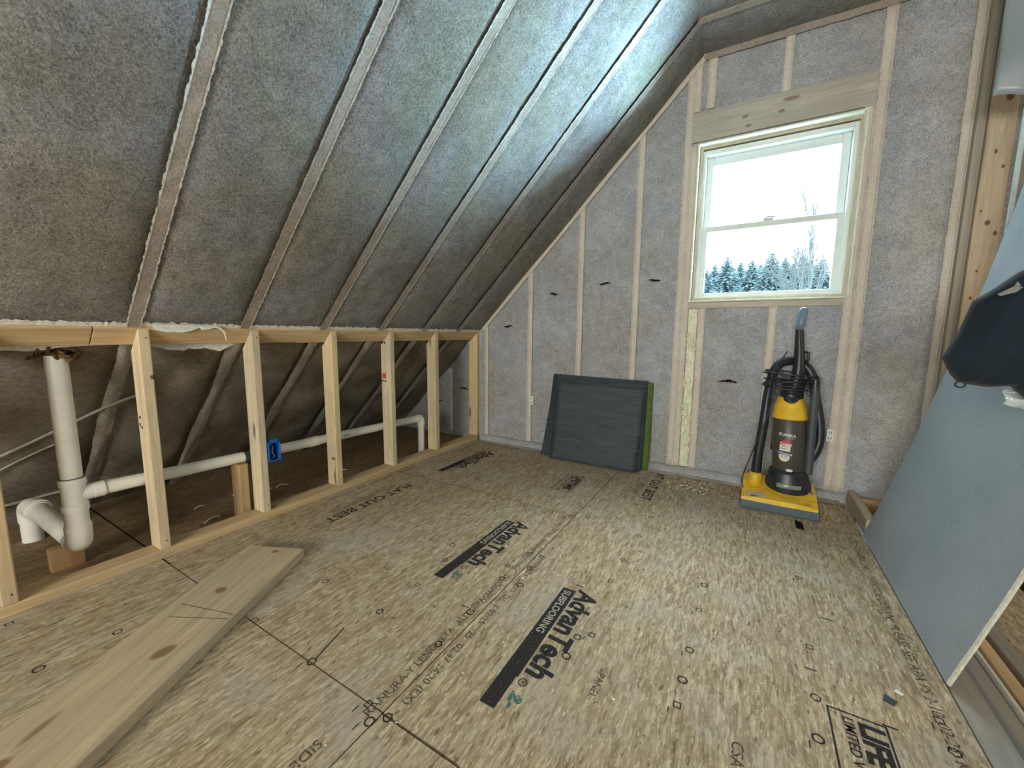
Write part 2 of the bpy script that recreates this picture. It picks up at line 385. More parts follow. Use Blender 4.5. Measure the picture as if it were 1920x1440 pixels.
# lower run behind the knee wall, netting sagging in folds
lo = MB()
def fl_(u, v):
    y = yA+(yZ-yA)*u; x = -3.06+(XP-0.055+3.06)*v
    b = bay(y); off = -0.036+0.020*b*(1+0.8*nz(x*2, y*2, 5))
    off += b*0.022*nz(x*1.2-y*1.6, y*1.2+x*3.0, 7)+b*0.008*nz((x-y)*5, (x+y)*2, 3)
    return slope_pt(x, y, off)
lo.grid(ny, 60, fl_)
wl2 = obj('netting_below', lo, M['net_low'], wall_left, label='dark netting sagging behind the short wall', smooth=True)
back = MB().poly([(-3.2, YB, -3.2+C+0.12), (-0.3, YB, -0.3+C+0.12), (-0.3, 3.0, -0.3+C+0.12), (-3.2, 3.0, -3.2+C+0.12)])
obj('roof_deck', back, M['black'], wall_left)
def ragged(mb, p0, p1, nrm, side, w=0.004, amp=0.003, step=0.006, seed=0, off=0.002):
    """a narrow ragged ribbon of torn netting from p0 to p1"""
    p0, p1 = Vector(p0), Vector(p1); L = (p1-p0).length; n = max(8, int(L/step)); d = (p1-p0)/n; b = len(mb.v)
    for i in range(n+1):
        q = p0+d*i+nrm*off; j = 0.5+0.5*nz(i*0.37, seed*3.3, 0)+0.35*random.random()
        mb.v.append(tuple(q-side*w*0.4)); mb.v.append(tuple(q+side*(w*0.3+amp*j*1.4)+nrm*random.uniform(0, 0.002)))
    for i in range(n): mb.f.append((b+2*i, b+2*i+1, b+2*i+3, b+2*i+2))
Yv = Vector((0, 1, 0))
for i, y in enumerate(RALL):
    if y > 2.7: continue
    m = MB()
    def fr(u, v, y=y):
        x = x_lo+(x_hi-x_lo)*v; wob = 0.004*nz(x*4, y*9, 3)
        if u in (0, 1): wob += (u-0.5)*(0.007*nz(x*55, y*7+u, 4)+0.004*nz(x*140, y*5, u))
        return slope_pt(x, y+wob+(u-0.5)*0.038, 0.0075+0.002*nz(x*30, y*30+u, 2))
    m.grid(3, 420, fr)
    r_ = obj('rafter', m, M['felt'], wall_left, smooth=True)
    if y > -0.3:
        e = MB()
        ragged(e, slope_pt(x_lo, y-0.019, 0.007), slope_pt(x_hi, y-0.019, 0.007), n_in, -Yv, 0.0022, 0.0050, seed=i)
        obj('torn_edge', e, M['torn'] if i in (7, 8) else M['edge'], r_)
        e = MB(); ragged(e, slope_pt(x_lo, y+0.0185, 0.007), slope_pt(x_hi, y+0.0185, 0.007), n_in, Yv, 0.0008, 0.0045, seed=i+50)
        obj('torn_edge', e, M['edge'], r_)
    m = MB()
    def fr2(u, v, y=y, i=i):
        x = -3.04+(XP-0.06+3.04)*v; wob = 0.012*nz(x*3, y*5, 3)
        return slope_pt(x, y+wob+(u-0.5)*(0.052+0.02*nz(x*4, i*2.2, 0)+0.010*nz(x*40, i, u)), -0.010+0.005*math.sin(u*math.pi)+0.007*nz(x*9, y*10+u*3, 2)+0.004*nz(x*40, u*5, i))
    m.grid(4, 60, fr2)
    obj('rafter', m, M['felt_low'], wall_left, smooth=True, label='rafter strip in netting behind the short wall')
# nailer strip along the gable end of the slope
# folds of draped netting at the near end
for pts, r_ in (([(-2.62, 0.20, 0.25), (-2.55, 0.33, 0.34), (-2.46, 0.47, 0.45), (-2.38, 0.60, 0.555), (-2.33, 0.72, 0.61)], 0.006),
                ([(-2.70, 0.22, 0.20), (-2.60, 0.36, 0.33), (-2.52, 0.50, 0.42)], 0.004),
                ([(-2.86, 0.28, 0.06), (-2.84, 0.6, 0.085), (-2.86, 0.95, 0.065)], 0.007)):
    q = []
    for p in smooth_path(pts, 8):
        q.append(slope_pt(p.x+(0.0), p.y, -0.004))
    obj('netting_fold', MB().tube(q, r_, 8), M['felt_low'], wall_left, smooth=True)

# white torn netting above and below the top plate
m = MB()
pz = Vector((XP-0.010, 0, XP-0.010+C)); dn = Vector((-1, 0, -1)).normalized()
ragged(m, (XP-0.008, YB, XP-0.008+C), (XP-0.008, D, XP-0.008+C), n_in, -dn, 0.016, 0.016, 0.008, 3, 0.003)
obj('netting_edge', m, M['torn'], wall_left, label='white frayed netting edge above the top plate')
m = MB()
for ya, yb, dep in ((-0.3, 0.52, 0.030), (0.64, 1.0, 0.045), (1.07, 1.5, 0.010)):
    n = int((yb-ya)/0.02); b = len(m.v)
    for i in range(n+1):
        y = ya+(yb-ya)*i/n; k = dep*(0.45+0.9*abs(nz(y*7, 2, 3))+0.3*abs(nz(y*30, 0, 0)))*min(1, 4*i/n, 4*(n-i)/n+0.1)
        m.v.append((XP-0.094, y, 0.884)); m.v.append((XP-0.094-0.3*k, y, 0.884-k))
    for i in range(n): m.f.append((b+2*i, b+2*i+1, b+2*i+3, b+2*i+2))
obj('netting_scrap', m, M['torn'], wall_left, label='white netting scraps hanging below the top plate')
# torn flap lying over the plate between the first two studs
m = MB()
def fflap(u, v):
    y = 0.645+0.235*u; wd = 0.030*math.sin(min(1, u*1.25+0.12)*math.pi)**0.6 if u < 0.7 else 0.016*(1-u)/0.3+0.004
    x = XP-0.001+0.004; z0 = XP+C-0.004
    return (x+0.006-0.002*v, y, z0-v*wd*(1+0.25*nz(y*40, v, 0)))
m.grid(30, 4, fflap)
obj('torn_netting_flap', m, M['torn'], wall_left, solid=0.001)
m = MB().tube(smooth_path([(XP+0.008, 0.86, 0.958), (XP+0.010, 0.885, 0.945), (XP+0.012, 0.895, 0.92), (XP+0.010, 0.898, 0.897)], 6), [0.005-0.0002*i for i in range(19)], 6)
obj('torn_netting_tail', m, M['torn'], wall_left)

# ---- flat ceiling
ZC = C-0.36
m = MB()
def fc(u, v):
    y = YB+(D+0.02-YB)*u; x = -0.37+2.9*v; b = bay(y)
    return (x, y, ZC-(-0.004+0.02*b+0.008*b*nz(x*3, y*3, 4)))
m.grid(200, 40, fc)
ceil = obj('ceiling', m, M['net_slope'], kind='structure', smooth=True)
for y in RALL:
    if y > 2.7: continue
    m = MB()
    for a, b_ in ((-0.37, 2.5),): m.box(a, b_, y-0.02, y+0.02, ZC-0.010, ZC+0.01)
    obj('joist', m, M['felt'], ceil)
obj('ceiling_deck', MB().box(-0.4, 2.6, YB, 3.05, ZC+0.1, ZC+0.12), M['black'], ceil)

# ---- gable wall with the window
WX0, WX1, WZ0, WZ1 = -0.365, 0.447, 1.152, 2.118
m = MB()
def gable_grid(mb, x0, x1, zf0, zf1, nx, nzv):
    def f(u, v):
        x = x0+(x1-x0)*u; a, b = zf0(x), zf1(x); z = a+(b-a)*v
        return (x, D-0.004-0.009*(0.5+0.5*nz(x*4, z*4, 8))*1-0.003*nz(x*15, z*15, 1), z)
    mb.grid(nx, nzv, f)
K = lambda c: (lambda x: c)
top = lambda x: min(x+C+0.04, ZC+0.04)
gable_grid(m, -3.03, WX0, K(-0.02), lambda x: max(top(x), -0.02+0.001), 70, 60)
gable_grid(m, WX0, WX1, K(-0.02), K(WZ0), 20, 24)
gable_grid(m, WX0, WX1, K(WZ1), K(ZC+0.04), 20, 12)
gable_grid(m, WX1, 2.5, K(-0.34), K(ZC+0.04), 50, 60)
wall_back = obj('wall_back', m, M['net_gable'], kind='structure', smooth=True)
m = MB()
for x0, x1, z0, z1 in ((-3.3, WX0, -0.4, 3), (WX0, WX1, -0.4, WZ0), (WX0, WX1, WZ1, 3), (WX1, 2.6, -0.4, 3)): m.box(x0, x1, D+0.03, D+0.17, z0, z1)
obj('sheathing', m, M['jamb'], wall_back)
def gstud(x0, x1, z0, z1, yy=0.0, mat='stud_face', name='stud', nsplit=40):
    mb = MB()
    def f(u, v): 
        z = z0+(z1-z0)*v; w = 0.0025*nz(z*9, x0*20, u*3)
        return (x0+(x1-x0)*u+w, D-0.0175-yy+0.0012*nz(z*30, u*5, x0), z)
    mb.grid(3, nsplit, f)
    o = obj(name, mb, M[mat], wall_back, smooth=True, solid=0.006)
    e = MB(); Xv = Vector((1, 0, 0)); nn = Vector((0, -1, 0))
    ragged(e, (x0, D-0.019-yy, z0), (x0, D-0.019-yy, z1), nn, -Xv, 0.002, 0.003, seed=int(x0*90))
    ragged(e, (x1, D-0.019-yy, z0), (x1, D-0.019-yy, z1), nn, Xv, 0.002, 0.003, seed=int(x1*90))
    obj('torn_edge', e, M['stud_face'], o)
    return o
for x0, x1, z0, z1 in ((-2.36, -2.325, 0.04, 0.62), (-1.962, -1.932, 0.04, 1.02), (-1.545, -1.508, 0.05, 1.435), (-1.127, -1.091, 0.05, 1.85), (-0.722, -0.688, 0.05, 2.26),
                       (-0.438, -0.405, 0.05, 2.545), (-0.400, -0.366, 0.05, 2.12), (-0.400, -0.368, 2.305, 2.585), (-0.327, -0.290, 2.31, 2.61), (0.055, 0.088, 2.30, 2.60),
                       (-0.298, -0.264, 0.05, 1.115), (0.086, 0.119, 0.05, 1.115), (0.430, 0.466, 0.05, 2.30), (0.474, 0.512, 0.05, 2.60), (0.800, 0.832, 0.02, 2.60)):
    gstud(x0, x1, z0, z1)
# angled nailer under the slope, and a flat one under the ceiling
m = MB()
def fn_(u, v):
    x = -1.99+(-0.35+1.99)*v; z = x+C-0.012-0.045*u
    return (x, D-0.022+0.002*nz(x*12, u*4, 0), z+0.004*nz(x*14, u*3, 2))
m.grid(3, 80, fn_); obj('nailer', m, M['stud_face'], wall_back, smooth=True, solid=0.01)
m = MB()
def fn2(u, v):
    x = -0.36+(2.45+0.36)*v; z = ZC-0.004-0.045*u-0.02*v
    return (x, D-0.022+0.002*nz(x*12, u*4, 0), z+0.004*nz(x*14, u*3, 2))
m.grid(3, 80, fn2); obj('nailer', m, M['felt'], wall_back, smooth=True, solid=0.01)
# header and rough sill
hk = [((0.10, D, 2.255), (0.05, 0.1, 0.014)), ((-0.12, D, 2.215), (0.022, 0.1, 0.010)), ((0.06, D, 2.20), (0.02, 0.1, 0.012)), ((-0.10, D, 2.16), (0.02, 0.1, 0.010))]
MH = lumber('header_pine', 'X', (0.54, 0.51, 0.44), hk, grey=0.2, seed=3, dark=(0.25, 0.19, 0.15))
obj('header', MB().box(-0.403, 0.470, D-0.024, D+0.012, 2.128, 2.300), MH, wall_back, bev=0.003)
obj('sill_plate', MB().box(-0.366, 0.430, D-0.022, D+0.012, 1.114, 1.150), M['header'], wall_back, bev=0.003)
# base plate under netting, with pale dusty lip on the floor
m = MB()
def fb1(u, v):
    x = -1.99+(0.53+1.99)*v; a = u*math.pi/2
    return (x, D-0.012-0.040*math.sin(a)*(1+0.15*nz(x*6, u, 0)), 0.052*math.cos(a)+0.004*nz(x*9, u*2, 1)+0.002)
m.grid(6, 110, fb1); obj('base_plate', m, M['net_gable'], wall_back, smooth=True, label='bottom plate under pale netting')
m = MB()
def fb2(u, v):
    x = -1.97+(0.50+1.97)*v
    return (x, D-0.052-0.05*u*(0.6+0.8*abs(nz(x*3, 1, 0))), 0.010*(1-u)+0.002+0.004*abs(nz(x*8, u*3, 2)))
m.grid(3, 110, fb2); obj('netting_lip', m, M['felt_low'], wall_back, smooth=True, label='frayed grey netting lip lying on the floor')
# spray foam squeezed beside the window framing
m = MB()
m.grid(3, 30, lambda u, v: (-0.358+0.052*u, D-0.020-0.006*math.sin(u*math.pi), 0.06+1.05*v))
fo = obj('foam_fill', m, M['foam'], wall_back, smooth=True, label='pale spray foam filling the gap between two studs')
m = MB(); random.seed(3)
for k in range(30):
    z = 0.1+0.78*random.random()**1.1+ (0.1 if k % 3 else 0); x = -0.332+random.uniform(-0.02, 0.02); pts = []; r0 = random.uniform(0.008, 0.02); ph = random.random()*6
    for j in range(9):
        a = ph+j*0.6; pts.append((x+r0*math.cos(a), D-0.030-0.004*random.random(), z+r0*1.5*math.sin(a)+j*0.001))
    m.tube(pts, 0.0045, 6)
obj('foam_squeeze', m, M['foam'], fo, smooth=True)
# slits in the netting with dark openings
for x, z, w in ((-1.733, 1.0, 0.085), (-1.327, 1.245, 0.07), (-0.928, 1.30, 0.085), (-0.585, 1.305, 0.085), (-0.104, 0.652, 0.115), (-2.196, 0.444, 0.10), (-2.494, 0.308, 0.10)):
    m = MB(); n = 16; top_, bot_ = [], []
    for i in range(n+1):
        u = i/n; h = 0.010*math.sin(u*math.pi)**0.7; xx = x+(u-0.5)*w; c = 0.004*math.sin(u*5+x*9)
        top_.append((xx, D-0.0185, z+c+h*(0.5+0.7*random.random()))); bot_.append((xx, D-0.0185, z+c-h*(0.4+0.7*random.random())))
    for i in range(n): m.poly([bot_[i], bot_[i+1], top_[i+1], top_[i]])
    o = obj('netting_slit', m, M['black'], wall_back)
    e = MB(); e.tube([(p[0], p[1]-0.002, p[2]-0.0015) for p in bot_[1:-1]], 0.0028, 5); obj('torn_edge', e, M['felt_low'], o)

# ---- window
win = empty('window_1', (0.04, D, WZ0), None, None, kind='structure')
y0w = D+0.05
def ring(mb, x0, x1, z0, z1, wd, ya, yb, wt=None, wb=None):
    wt = wt or wd; wb = wb or wd
    mb.box(x0, x0+wd, ya, yb, z0, z1); mb.box(x1-wd, x1, ya, yb, z0, z1)
    mb.box(x0+wd, x1-wd, ya, yb, z1-wt, z1); mb.box(x0+wd, x1-wd, ya, yb, z0, z0+wb)
m = MB(); ring(m, WX0, WX1, WZ0, WZ1, 0.010, D-0.028, D+0.04)
obj('foam_seal', m, M['tape'], win, bev=0.003, label='pale foam seal around the window frame')
m = MB(); ring(m, WX0+0.012, WX1-0.010, WZ0+0.012, WZ1-0.008, 0.016, D+0.018, D+0.17)
obj('jamb_liner', m, M['jamb'], win)
m = MB(); ring(m, WX0+0.018, WX1-0.016, WZ0+0.014, WZ1-0.030, 0.030, D+0.035, D+0.16)
obj('window_frame', m, M['vinyl'], win, bev=0.003)
X0, X1 = -0.318, 0.400
m = MB(); ring(m, X0, X1, 1.590, 2.058, 0.040, D+0.085, D+0.125, 0.052, 0.030)
us = obj('upper_sash', m, M['vinyl'], win, bev=0.004)
m = MB(); ring(m, X0-0.006, X1+0.006, 1.172, 1.628, 0.038, D+0.045, D+0.083, 0.034, 0.040)
ls = obj('lower_sash', m, M['vinyl'], win, bev=0.004)
obj('glass_pane', MB().box(X0+0.03, X1-0.03, D+0.104, D+0.107, 1.61, 2.02), M['glass'], us)
obj('glass_pane', MB().box(X0+0.03, X1-0.03, D+0.063, D+0.066, 1.20, 1.60), M['glass'], ls)
m = MB().box(0.015, 0.065, D+0.040, D+0.075, 1.628, 1.640); m.tube([(0.02, D+0.05, 1.642), (0.04, D+0.045, 1.650), (0.075, D+0.05, 1.645)], 0.006, 8)
obj('sash_lock', m, M['vinyl'], ls, smooth=True)

# ---- right side: partition framing and stair opening
wall_right = obj('wall_right', MB().grid(20, 20, lambda u, v: (2.5, YB+(3.0-YB)*u, -0.34+3.1*v)), M['net_gable'], kind='structure')
# unseen rear gable wall, its opening made up to hold the fill lamp
m = MB()
for a, b_, c_, d_ in ((-3.1, -1.2, -0.3, 2.9), (-1.2, 0.6, -0.3, 0.75), (-1.2, 0.6, 1.68, 2.9), (0.6, 2.6, -0.3, 2.9)): m.box(a, b_, YB-0.05, YB, c_, d_)
obj('wall_rear', m, M['net_gable'], kind='structure')

pk = [((0.925, D, 2.02), (0.016, 0.3, 0.026)), ((0.905, D, 1.79), (0.007, 0.3, 0.013)), ((0.935, D, 1.72), (0.007, 0.3, 0.010)), ((0.885, D, 1.53), (0.005, 0.3, 0.008)),
      ((0.912, D, 1.475), (0.012, 0.3, 0.015)), ((0.942, D, 1.425), (0.008, 0.3, 0.014)), ((0.90, D, 1.255), (0.005, 0.3, 0.008)), ((0.893, D, 1.13), (0.007, 0.3, 0.009))]
MP = lumber('post_pine', 'Z', (0.56, 0.45, 0.33), pk, seed=2)
post = obj('wall_stud', MB().box(0.868, 0.957, D-0.078, D-0.040, -0.30, 2.60), MP, bev=0.003,
    label='wide pale pine stud with dark knots, right of the window beside the leaning grey-blue panel', cat='stud')
obj('wall_stud', MB().box(0.834, 0.866, D-0.060, D-0.022, -0.30, 2.60), lumber('shaded_pine', 'Z', (0.36, 0.34, 0.28), seed=8, grey=0.3), bev=0.002,  # shade of the recess is put into this stud's dark colour
    label='narrow stud, coloured dark as shade, in the recess just left of the knotty pine stud', cat='stud')
obj('wall_stud', MB().box(0.955, 1.044, 2.45, 2.488, -0.30, 2.60), lumber('far_pine', 'Z', (0.66, 0.45, 0.27), seed=9), bev=0.003,
    label='orange pine stud at the right edge of the photo, behind the pale blue strip', cat='stud')
obj('wallboard_strip', MB().box(0.905, 0.919, 2.60, 2.615, 0.2, 2.05), plain('pale_blue_edge', (0.52, 0.66, 0.68), 0.8), bev=0.002,
    label='thin pale blue upright strip between the knotty stud and the leaning panel', cat='board')
# hanging plastic at the top right
m = MB()
def fh(u, v):
    x = 0.775+0.35*u+0.010*nz(v*3, u*4, 2); zt = 2.58; zb = 1.915-0.08*u+0.025*nz(u*6, 3, 0)+0.008*nz(u*30, 3, 0)
    return (x, 2.50-0.10*u+0.02*nz(u*4, v*3, 6), zb+(zt-zb)*v)
m.grid(30, 24, fh)
obj('plastic_sheet', m, M['sheet'], smooth=True, solid=0.003, label='pale grey hanging plastic sheet in the top right corner of the photo', cat='plastic sheet')

# ================================================================== KNEE WALL
kw = empty('knee_wall_frame', (XP-0.045, 1.2, 0), 'low pine stud wall with sloped top plate under the left roof slope', 'wall frame')
ZT = 0.945
ys = [-0.21, 0.190, 0.599, 1.009, 1.430, 1.857, 2.299, 2.835]
LK = {2: [((XP, 0.632, 0.755), (0.2, 0.010, 0.011))], 4: [((XP-0.03, 1.44, 0.2), (0.02, 0.3, 0.01))]}
for i, y in enumerate(ys):
    m = MB().prism([(XP-0.089, 0.038), (XP, 0.038), (XP, ZT), (XP-0.089, ZT-0.089)], y, y+0.038)
    hue = [(min(1, p*1.14), min(1, q*1.14), min(1, r*1.14)) for p, q, r in [(0.62, 0.46, 0.26), (0.60, 0.43, 0.24), (0.66, 0.52, 0.33), (0.64, 0.53, 0.36), (0.66, 0.52, 0.30), (0.64, 0.53, 0.35), (0.60, 0.49, 0.30), (0.66, 0.50, 0.28)]][i]
    s_ = obj('stud', m, lumber('stud_pine', 'Z', hue, LK.get(i, ()), seed=10+i), kw, bev=0.004)
    # nail heads
    if y > 0:
        nm = MB()
        for yy, zz in ((y+0.024, 0.072), (y+0.024, ZT-0.035)): nm.tube([(XP+0.0008, yy, zz), (XP-0.001, yy, zz)], 0.0028, 8)
        obj('nail_head', nm, M['black'], s_)
    if i == 4:
        obj('crack', MB().poly([(XP-0.022, y-0.0006, 0.045), (XP-0.014, y-0.0006, 0.042), (XP-0.020, y-0.0006, 0.20)]), M['black'], s_)
    if i == 5:
        obj('red_stamp', MB().box(XP-0.078, XP-0.045, y-0.0008, y-0.0003, 0.635, 0.668), M['red'], s_)
        sm = MB()
        for a, z in ((0.082, 0.612), (0.058, 0.610), (0.075, 0.868), (0.055, 0.866)): sm.box(XP-a, XP-a+0.014, y-0.0009, y-0.0003, z, z+0.012)
        obj('grade_stamp', sm, M['ink'], s_)
    if i == 2:
        sm = MB()
        for a, z in ((0.075, 0.555), (0.058, 0.545), (0.070, 0.585)): sm.box(XP-a, XP-a+0.013, y-0.0009, y-0.0003, z, z+0.012)
        obj('grade_stamp', sm, M['ink_thin'], s_)
tp = ((XP, ZT), (XP-0.063, ZT-0.063), (XP-0.063-0.027, ZT-0.063+0.027), (XP-0.027, ZT+0.027))
obj('top_plate', MB().prism([tp[0], tp[1], tp[2], tp[3]], YB+0.5, 0.4785), lumber('plate_near', 'Y', (0.65, 0.47, 0.26), seed=21), kw, bev=0.002)
obj('top_plate', MB().prism([tp[0], tp[1], tp[2], tp[3]], 0.4815, D-0.005), lumber('plate_far', 'Y', (0.74, 0.52, 0.28), seed=22), kw, bev=0.002)
obj('bottom_plate', MB().box(XP-0.089, XP, YB+0.5, D-0.03, 0.0, 0.038), lumber('plate_bottom', 'Y', (0.67, 0.48, 0.26), seed=23), kw, bev=0.003)

# blue electrical box on stud
bx = empty('electrical_box', (XP-0.05, 1.075, 0.335), 'blue plastic electrical box nailed to the third stud, in front of the white pipe', 'electrical box')
def openbox(mb, x0, x1, y0, y1, z0, z1, t_=0.004):
    mb.box(x0, x0+t_, y0, y1, z0, z1); mb.box(x0, x1, y0, y0+t_, z0, z1); mb.box(x0, x1, y1-t_, y1, z0, z1)
    mb.box(x0, x1, y0+t_, y1-t_, z0, z0+t_); mb.box(x0, x1, y0+t_, y1-t_, z1-t_, z1)
m = MB(); openbox(m, XP-0.062, XP+0.008, 1.050, 1.108, 0.290, 0.387)
obj('box_body', m, M['blue'], bx, bev=0.001)
obj('mounting_ear', MB().box(XP-0.004, XP+0.006, 1.062, 1.096, 0.387, 0.401), M['blue'], bx)
obj('white_wire', MB().tube(smooth_path([(XP-0.05, 1.08, 0.375), (XP-0.02, 1.083, 0.36), (XP-0.012, 1.075, 0.335), (XP-0.012, 1.085, 0.31), (XP-0.03, 1.08, 0.297)], 5), 0.0022, 6), M['white'], bx)

# ================================================================== PVC DRAIN
px, py = -2.156, 0.404
RV, RH = 0.0305, 0.0262
dr = empty('drain_pipe', (px, py, 0), 'white plastic drain pipe standing behind the short wall with a long side branch', 'pipe')
obj('stack_pipe', MB().tube([(px, py, 0.25), (px, py, 0.846)], RV, 32), M['pvc'], dr, smooth='auto')
m = MB().tube([(px, py, 0.15), (px, py, 0.385)], RV+0.0035, 32)
for z in (0.372, 0.272, 0.190): m.tube([(px, py, z-0.014), (px, py, z-0.012), (px, py, z+0.012), (px, py, z+0.014)], [RV+0.003, RV+0.0075, RV+0.0075, RV+0.003], 32)
obj('tee_fitting', m, M['pvc'], dr, smooth='auto')
obj('collar_line', MB().tube([(px, py, 0.3865), (px, py, 0.3885)], RV+0.0042, 32), M['darkgrey'], dr)
m = MB().tube([(px, py+0.015, 0.318), (px, py+0.055, 0.321)], 0.029, 24); m.tube([(px, py+0.050, 0.321), (px, py+0.053, 0.321), (px, py+0.082, 0.321), (px, py+0.085, 0.321)], [0.026, 0.0305, 0.0305, 0.026], 24)
obj('branch_fitting', m, M['pvc'], dr, smooth='auto')
xe = -2.168; ye = 2.27
def xb(y): return px+(xe-px)*(y-py)/(ye-py)
def zb(y): return 0.322-0.040*(y-py)/(ye-py)
bp_ = obj('branch_pipe', MB().tube([(xb(0.47), 0.47, zb(0.47)), (xb(2.24), 2.24, zb(2.24))], RH, 24), M['pvc'], dr, smooth='auto')
obj('coupling', MB().tube([(xb(1.395), 1.35, zb(1.4)), (xb(1.45), 1.405, zb(1.4))], RH+0.003, 24), M['pvc'], dr, smooth='auto')
obj('coupling', MB().tube([(xb(1.0), 0.995, zb(1.0)), (xb(1.0), 1.02, zb(1.0))], RH+0.002, 24), M['darkgrey'], dr, smooth='auto')
m = MB(); put_text(m, 'D.W.V', 0.016, lambda u, v: (xb(1.6)+RH+0.0006-0.3*v*v, 1.56+u, zb(1.6)+0.004+v*0.9-0.006), bold=0.0004)
obj('pipe_print', m, M['ink'], bp_)
zc = zb(2.26)
m = MB().tube(smooth_path([(xe, 2.225, zc), (xe, 2.26, zc-0.001), (xe, 2.275, zc-0.022), (xe, 2.276, zc-0.055)], 6), RH+0.0035, 24)
obj('elbow', m, M['pvc'], dr, smooth='auto')
obj('drop_pipe', MB().tube([(xe, 2.276, zc-0.05), (xe, 2.276, -0.002)], RH-0.001, 24), M['pvc'], dr, smooth='auto')
# lower bend, inclined run and outlet through the floor
m = MB().tube(smooth_path([(px, py, 0.180), (px, py, 0.155), (px-0.010, py-0.001, 0.132), (px-0.045, py-0.004, 0.128)], 7), [RV+0.007]*22, 28)
obj('elbow', m, M['pvc'], dr, smooth='auto')
obj('collar_line', MB().tube([(px-0.046, py-0.004, 0.128), (px-0.050, py-0.004, 0.128)], RV+0.0072, 28), M['darkgrey'], dr)
obj('inclined_pipe', MB().tube([(px-0.04, py-0.003, 0.126), (px-0.44, py-0.030, 0.168)], RV+0.003, 28), M['pvc'], dr, smooth='auto')
m = MB().tube(smooth_path([(px-0.42, py-0.028, 0.166), (px-0.49, py-0.034, 0.170), (px-0.540, py-0.036, 0.150), (px-0.55, py-0.036, 0.095)], 7), [RV+0.007]*22, 28)
m.tube([(px-0.43, py-0.029, 0.167), (px-0.445, py-0.030, 0.168)], RV+0.014, 28)
obj('elbow', m, M['pvc'], dr, smooth='auto')
obj('outlet_pipe', MB().tube([(px-0.55, py-0.036, 0.11), (px-0.55, py-0.036, -0.01)], RV+0.003, 28), M['pvc'], dr, smooth='auto')
m = MB(); random.seed(5)
for k in range(26):
    a = random.random()*6.28; r0 = random.uniform(0.015, 0.05); z = random.uniform(0.842, 0.872)
    p = (px+r0*math.cos(a)*0.6, py+r0*math.sin(a), z); m.tube([p, (p[0]+random.uniform(-.02, .02), p[1]+random.uniform(-.02, .02), z+random.uniform(-.02, .015)), (p[0]+random.uniform(-.03, .03), p[1]+random.uniform(-.03, .03), z+random.uniform(-.02, .02))], [0.006, 0.009, 0.004], 6)
obj('insulation_tuft', m, plain('brown_fibre', (0.16, 0.10, 0.05), 0.95, 0.05, var=0.5, scale=50), smooth=True,
    label='tuft of brown insulation at the top of the upright drain pipe', cat='insulation')
obj('wood_block', MB().box(-2.305, -2.262, 0.340, 0.434, 0, 0.090) , lumber('orange_block', 'Z', (0.46, 0.24, 0.08), seed=30), bev=0.002,
    label='small orange wood block on the floor in front of the drain elbow', cat='wood block')
obj('support_block', MB().box(-2.215, -2.130, 0.960, 1.000, 0, 0.280), lumber('block_pine', 'Z', (0.58, 0.38, 0.18), seed=31), bev=0.002,
    label='short upright pine block holding up the long pipe behind the third stud', cat='wood block')

# ================================================================== PLANK
a = Vector((-1.548, 0.918, 0)); b = Vector((-1.773, 0.81, 0)); dirp = (Vector((-1.141, 0.164, 0))-a).normalized(); L = 2.1
pk = []
w_ = b-a
for du, dv, rr in ((0.035, 0.42, (0.016, 0.014, 0.1)), (0.29, 0.55, (0.022, 0.020, 0.1)), (0.56, 0.36, (0.022, 0.035, 0.1)), (0.875, 0.66, (0.020, 0.030, 0.1))):
    p = a+dirp*du+w_*dv; pk.append(((p.x, p.y, 0.038), rr))
MPk = lumber('plank_pine', 'Y', (0.58, 0.455, 0.29), pk, grey=-0.15, seed=40, dark=(0.24, 0.14, 0.07), turn=math.atan2(0.407, 0.754)*-1)
m = MB().quadbox([a, a+dirp*L, b+dirp*L, b, a+Vector((0, 0, .038)), a+dirp*L+Vector((0, 0, .038)), b+dirp*L+Vector((0, 0, .038)), b+Vector((0, 0, .038))])
plank = obj('plank', m, MPk, bev=0.004, label='long wide pine plank lying flat on the floor at the lower left', cat='plank')
m = MB()
for (u0, v0), (u1, v1) in (((0.40, 0.02), (0.37, 0.85)), ((0.42, 0.02), (0.43, 0.80))):
    p, q = a+dirp*u0+w_*v0, a+dirp*u1+w_*v1; s_ = dirp*0.0012
    m.poly([p+s_+Vector((0, 0, .0386)), q+s_+Vector((0, 0, .0386)), q-s_+Vector((0, 0, .0386)), p-s_+Vector((0, 0, .0386))])
obj('pencil_line', m, M['ink_thin'], plank)

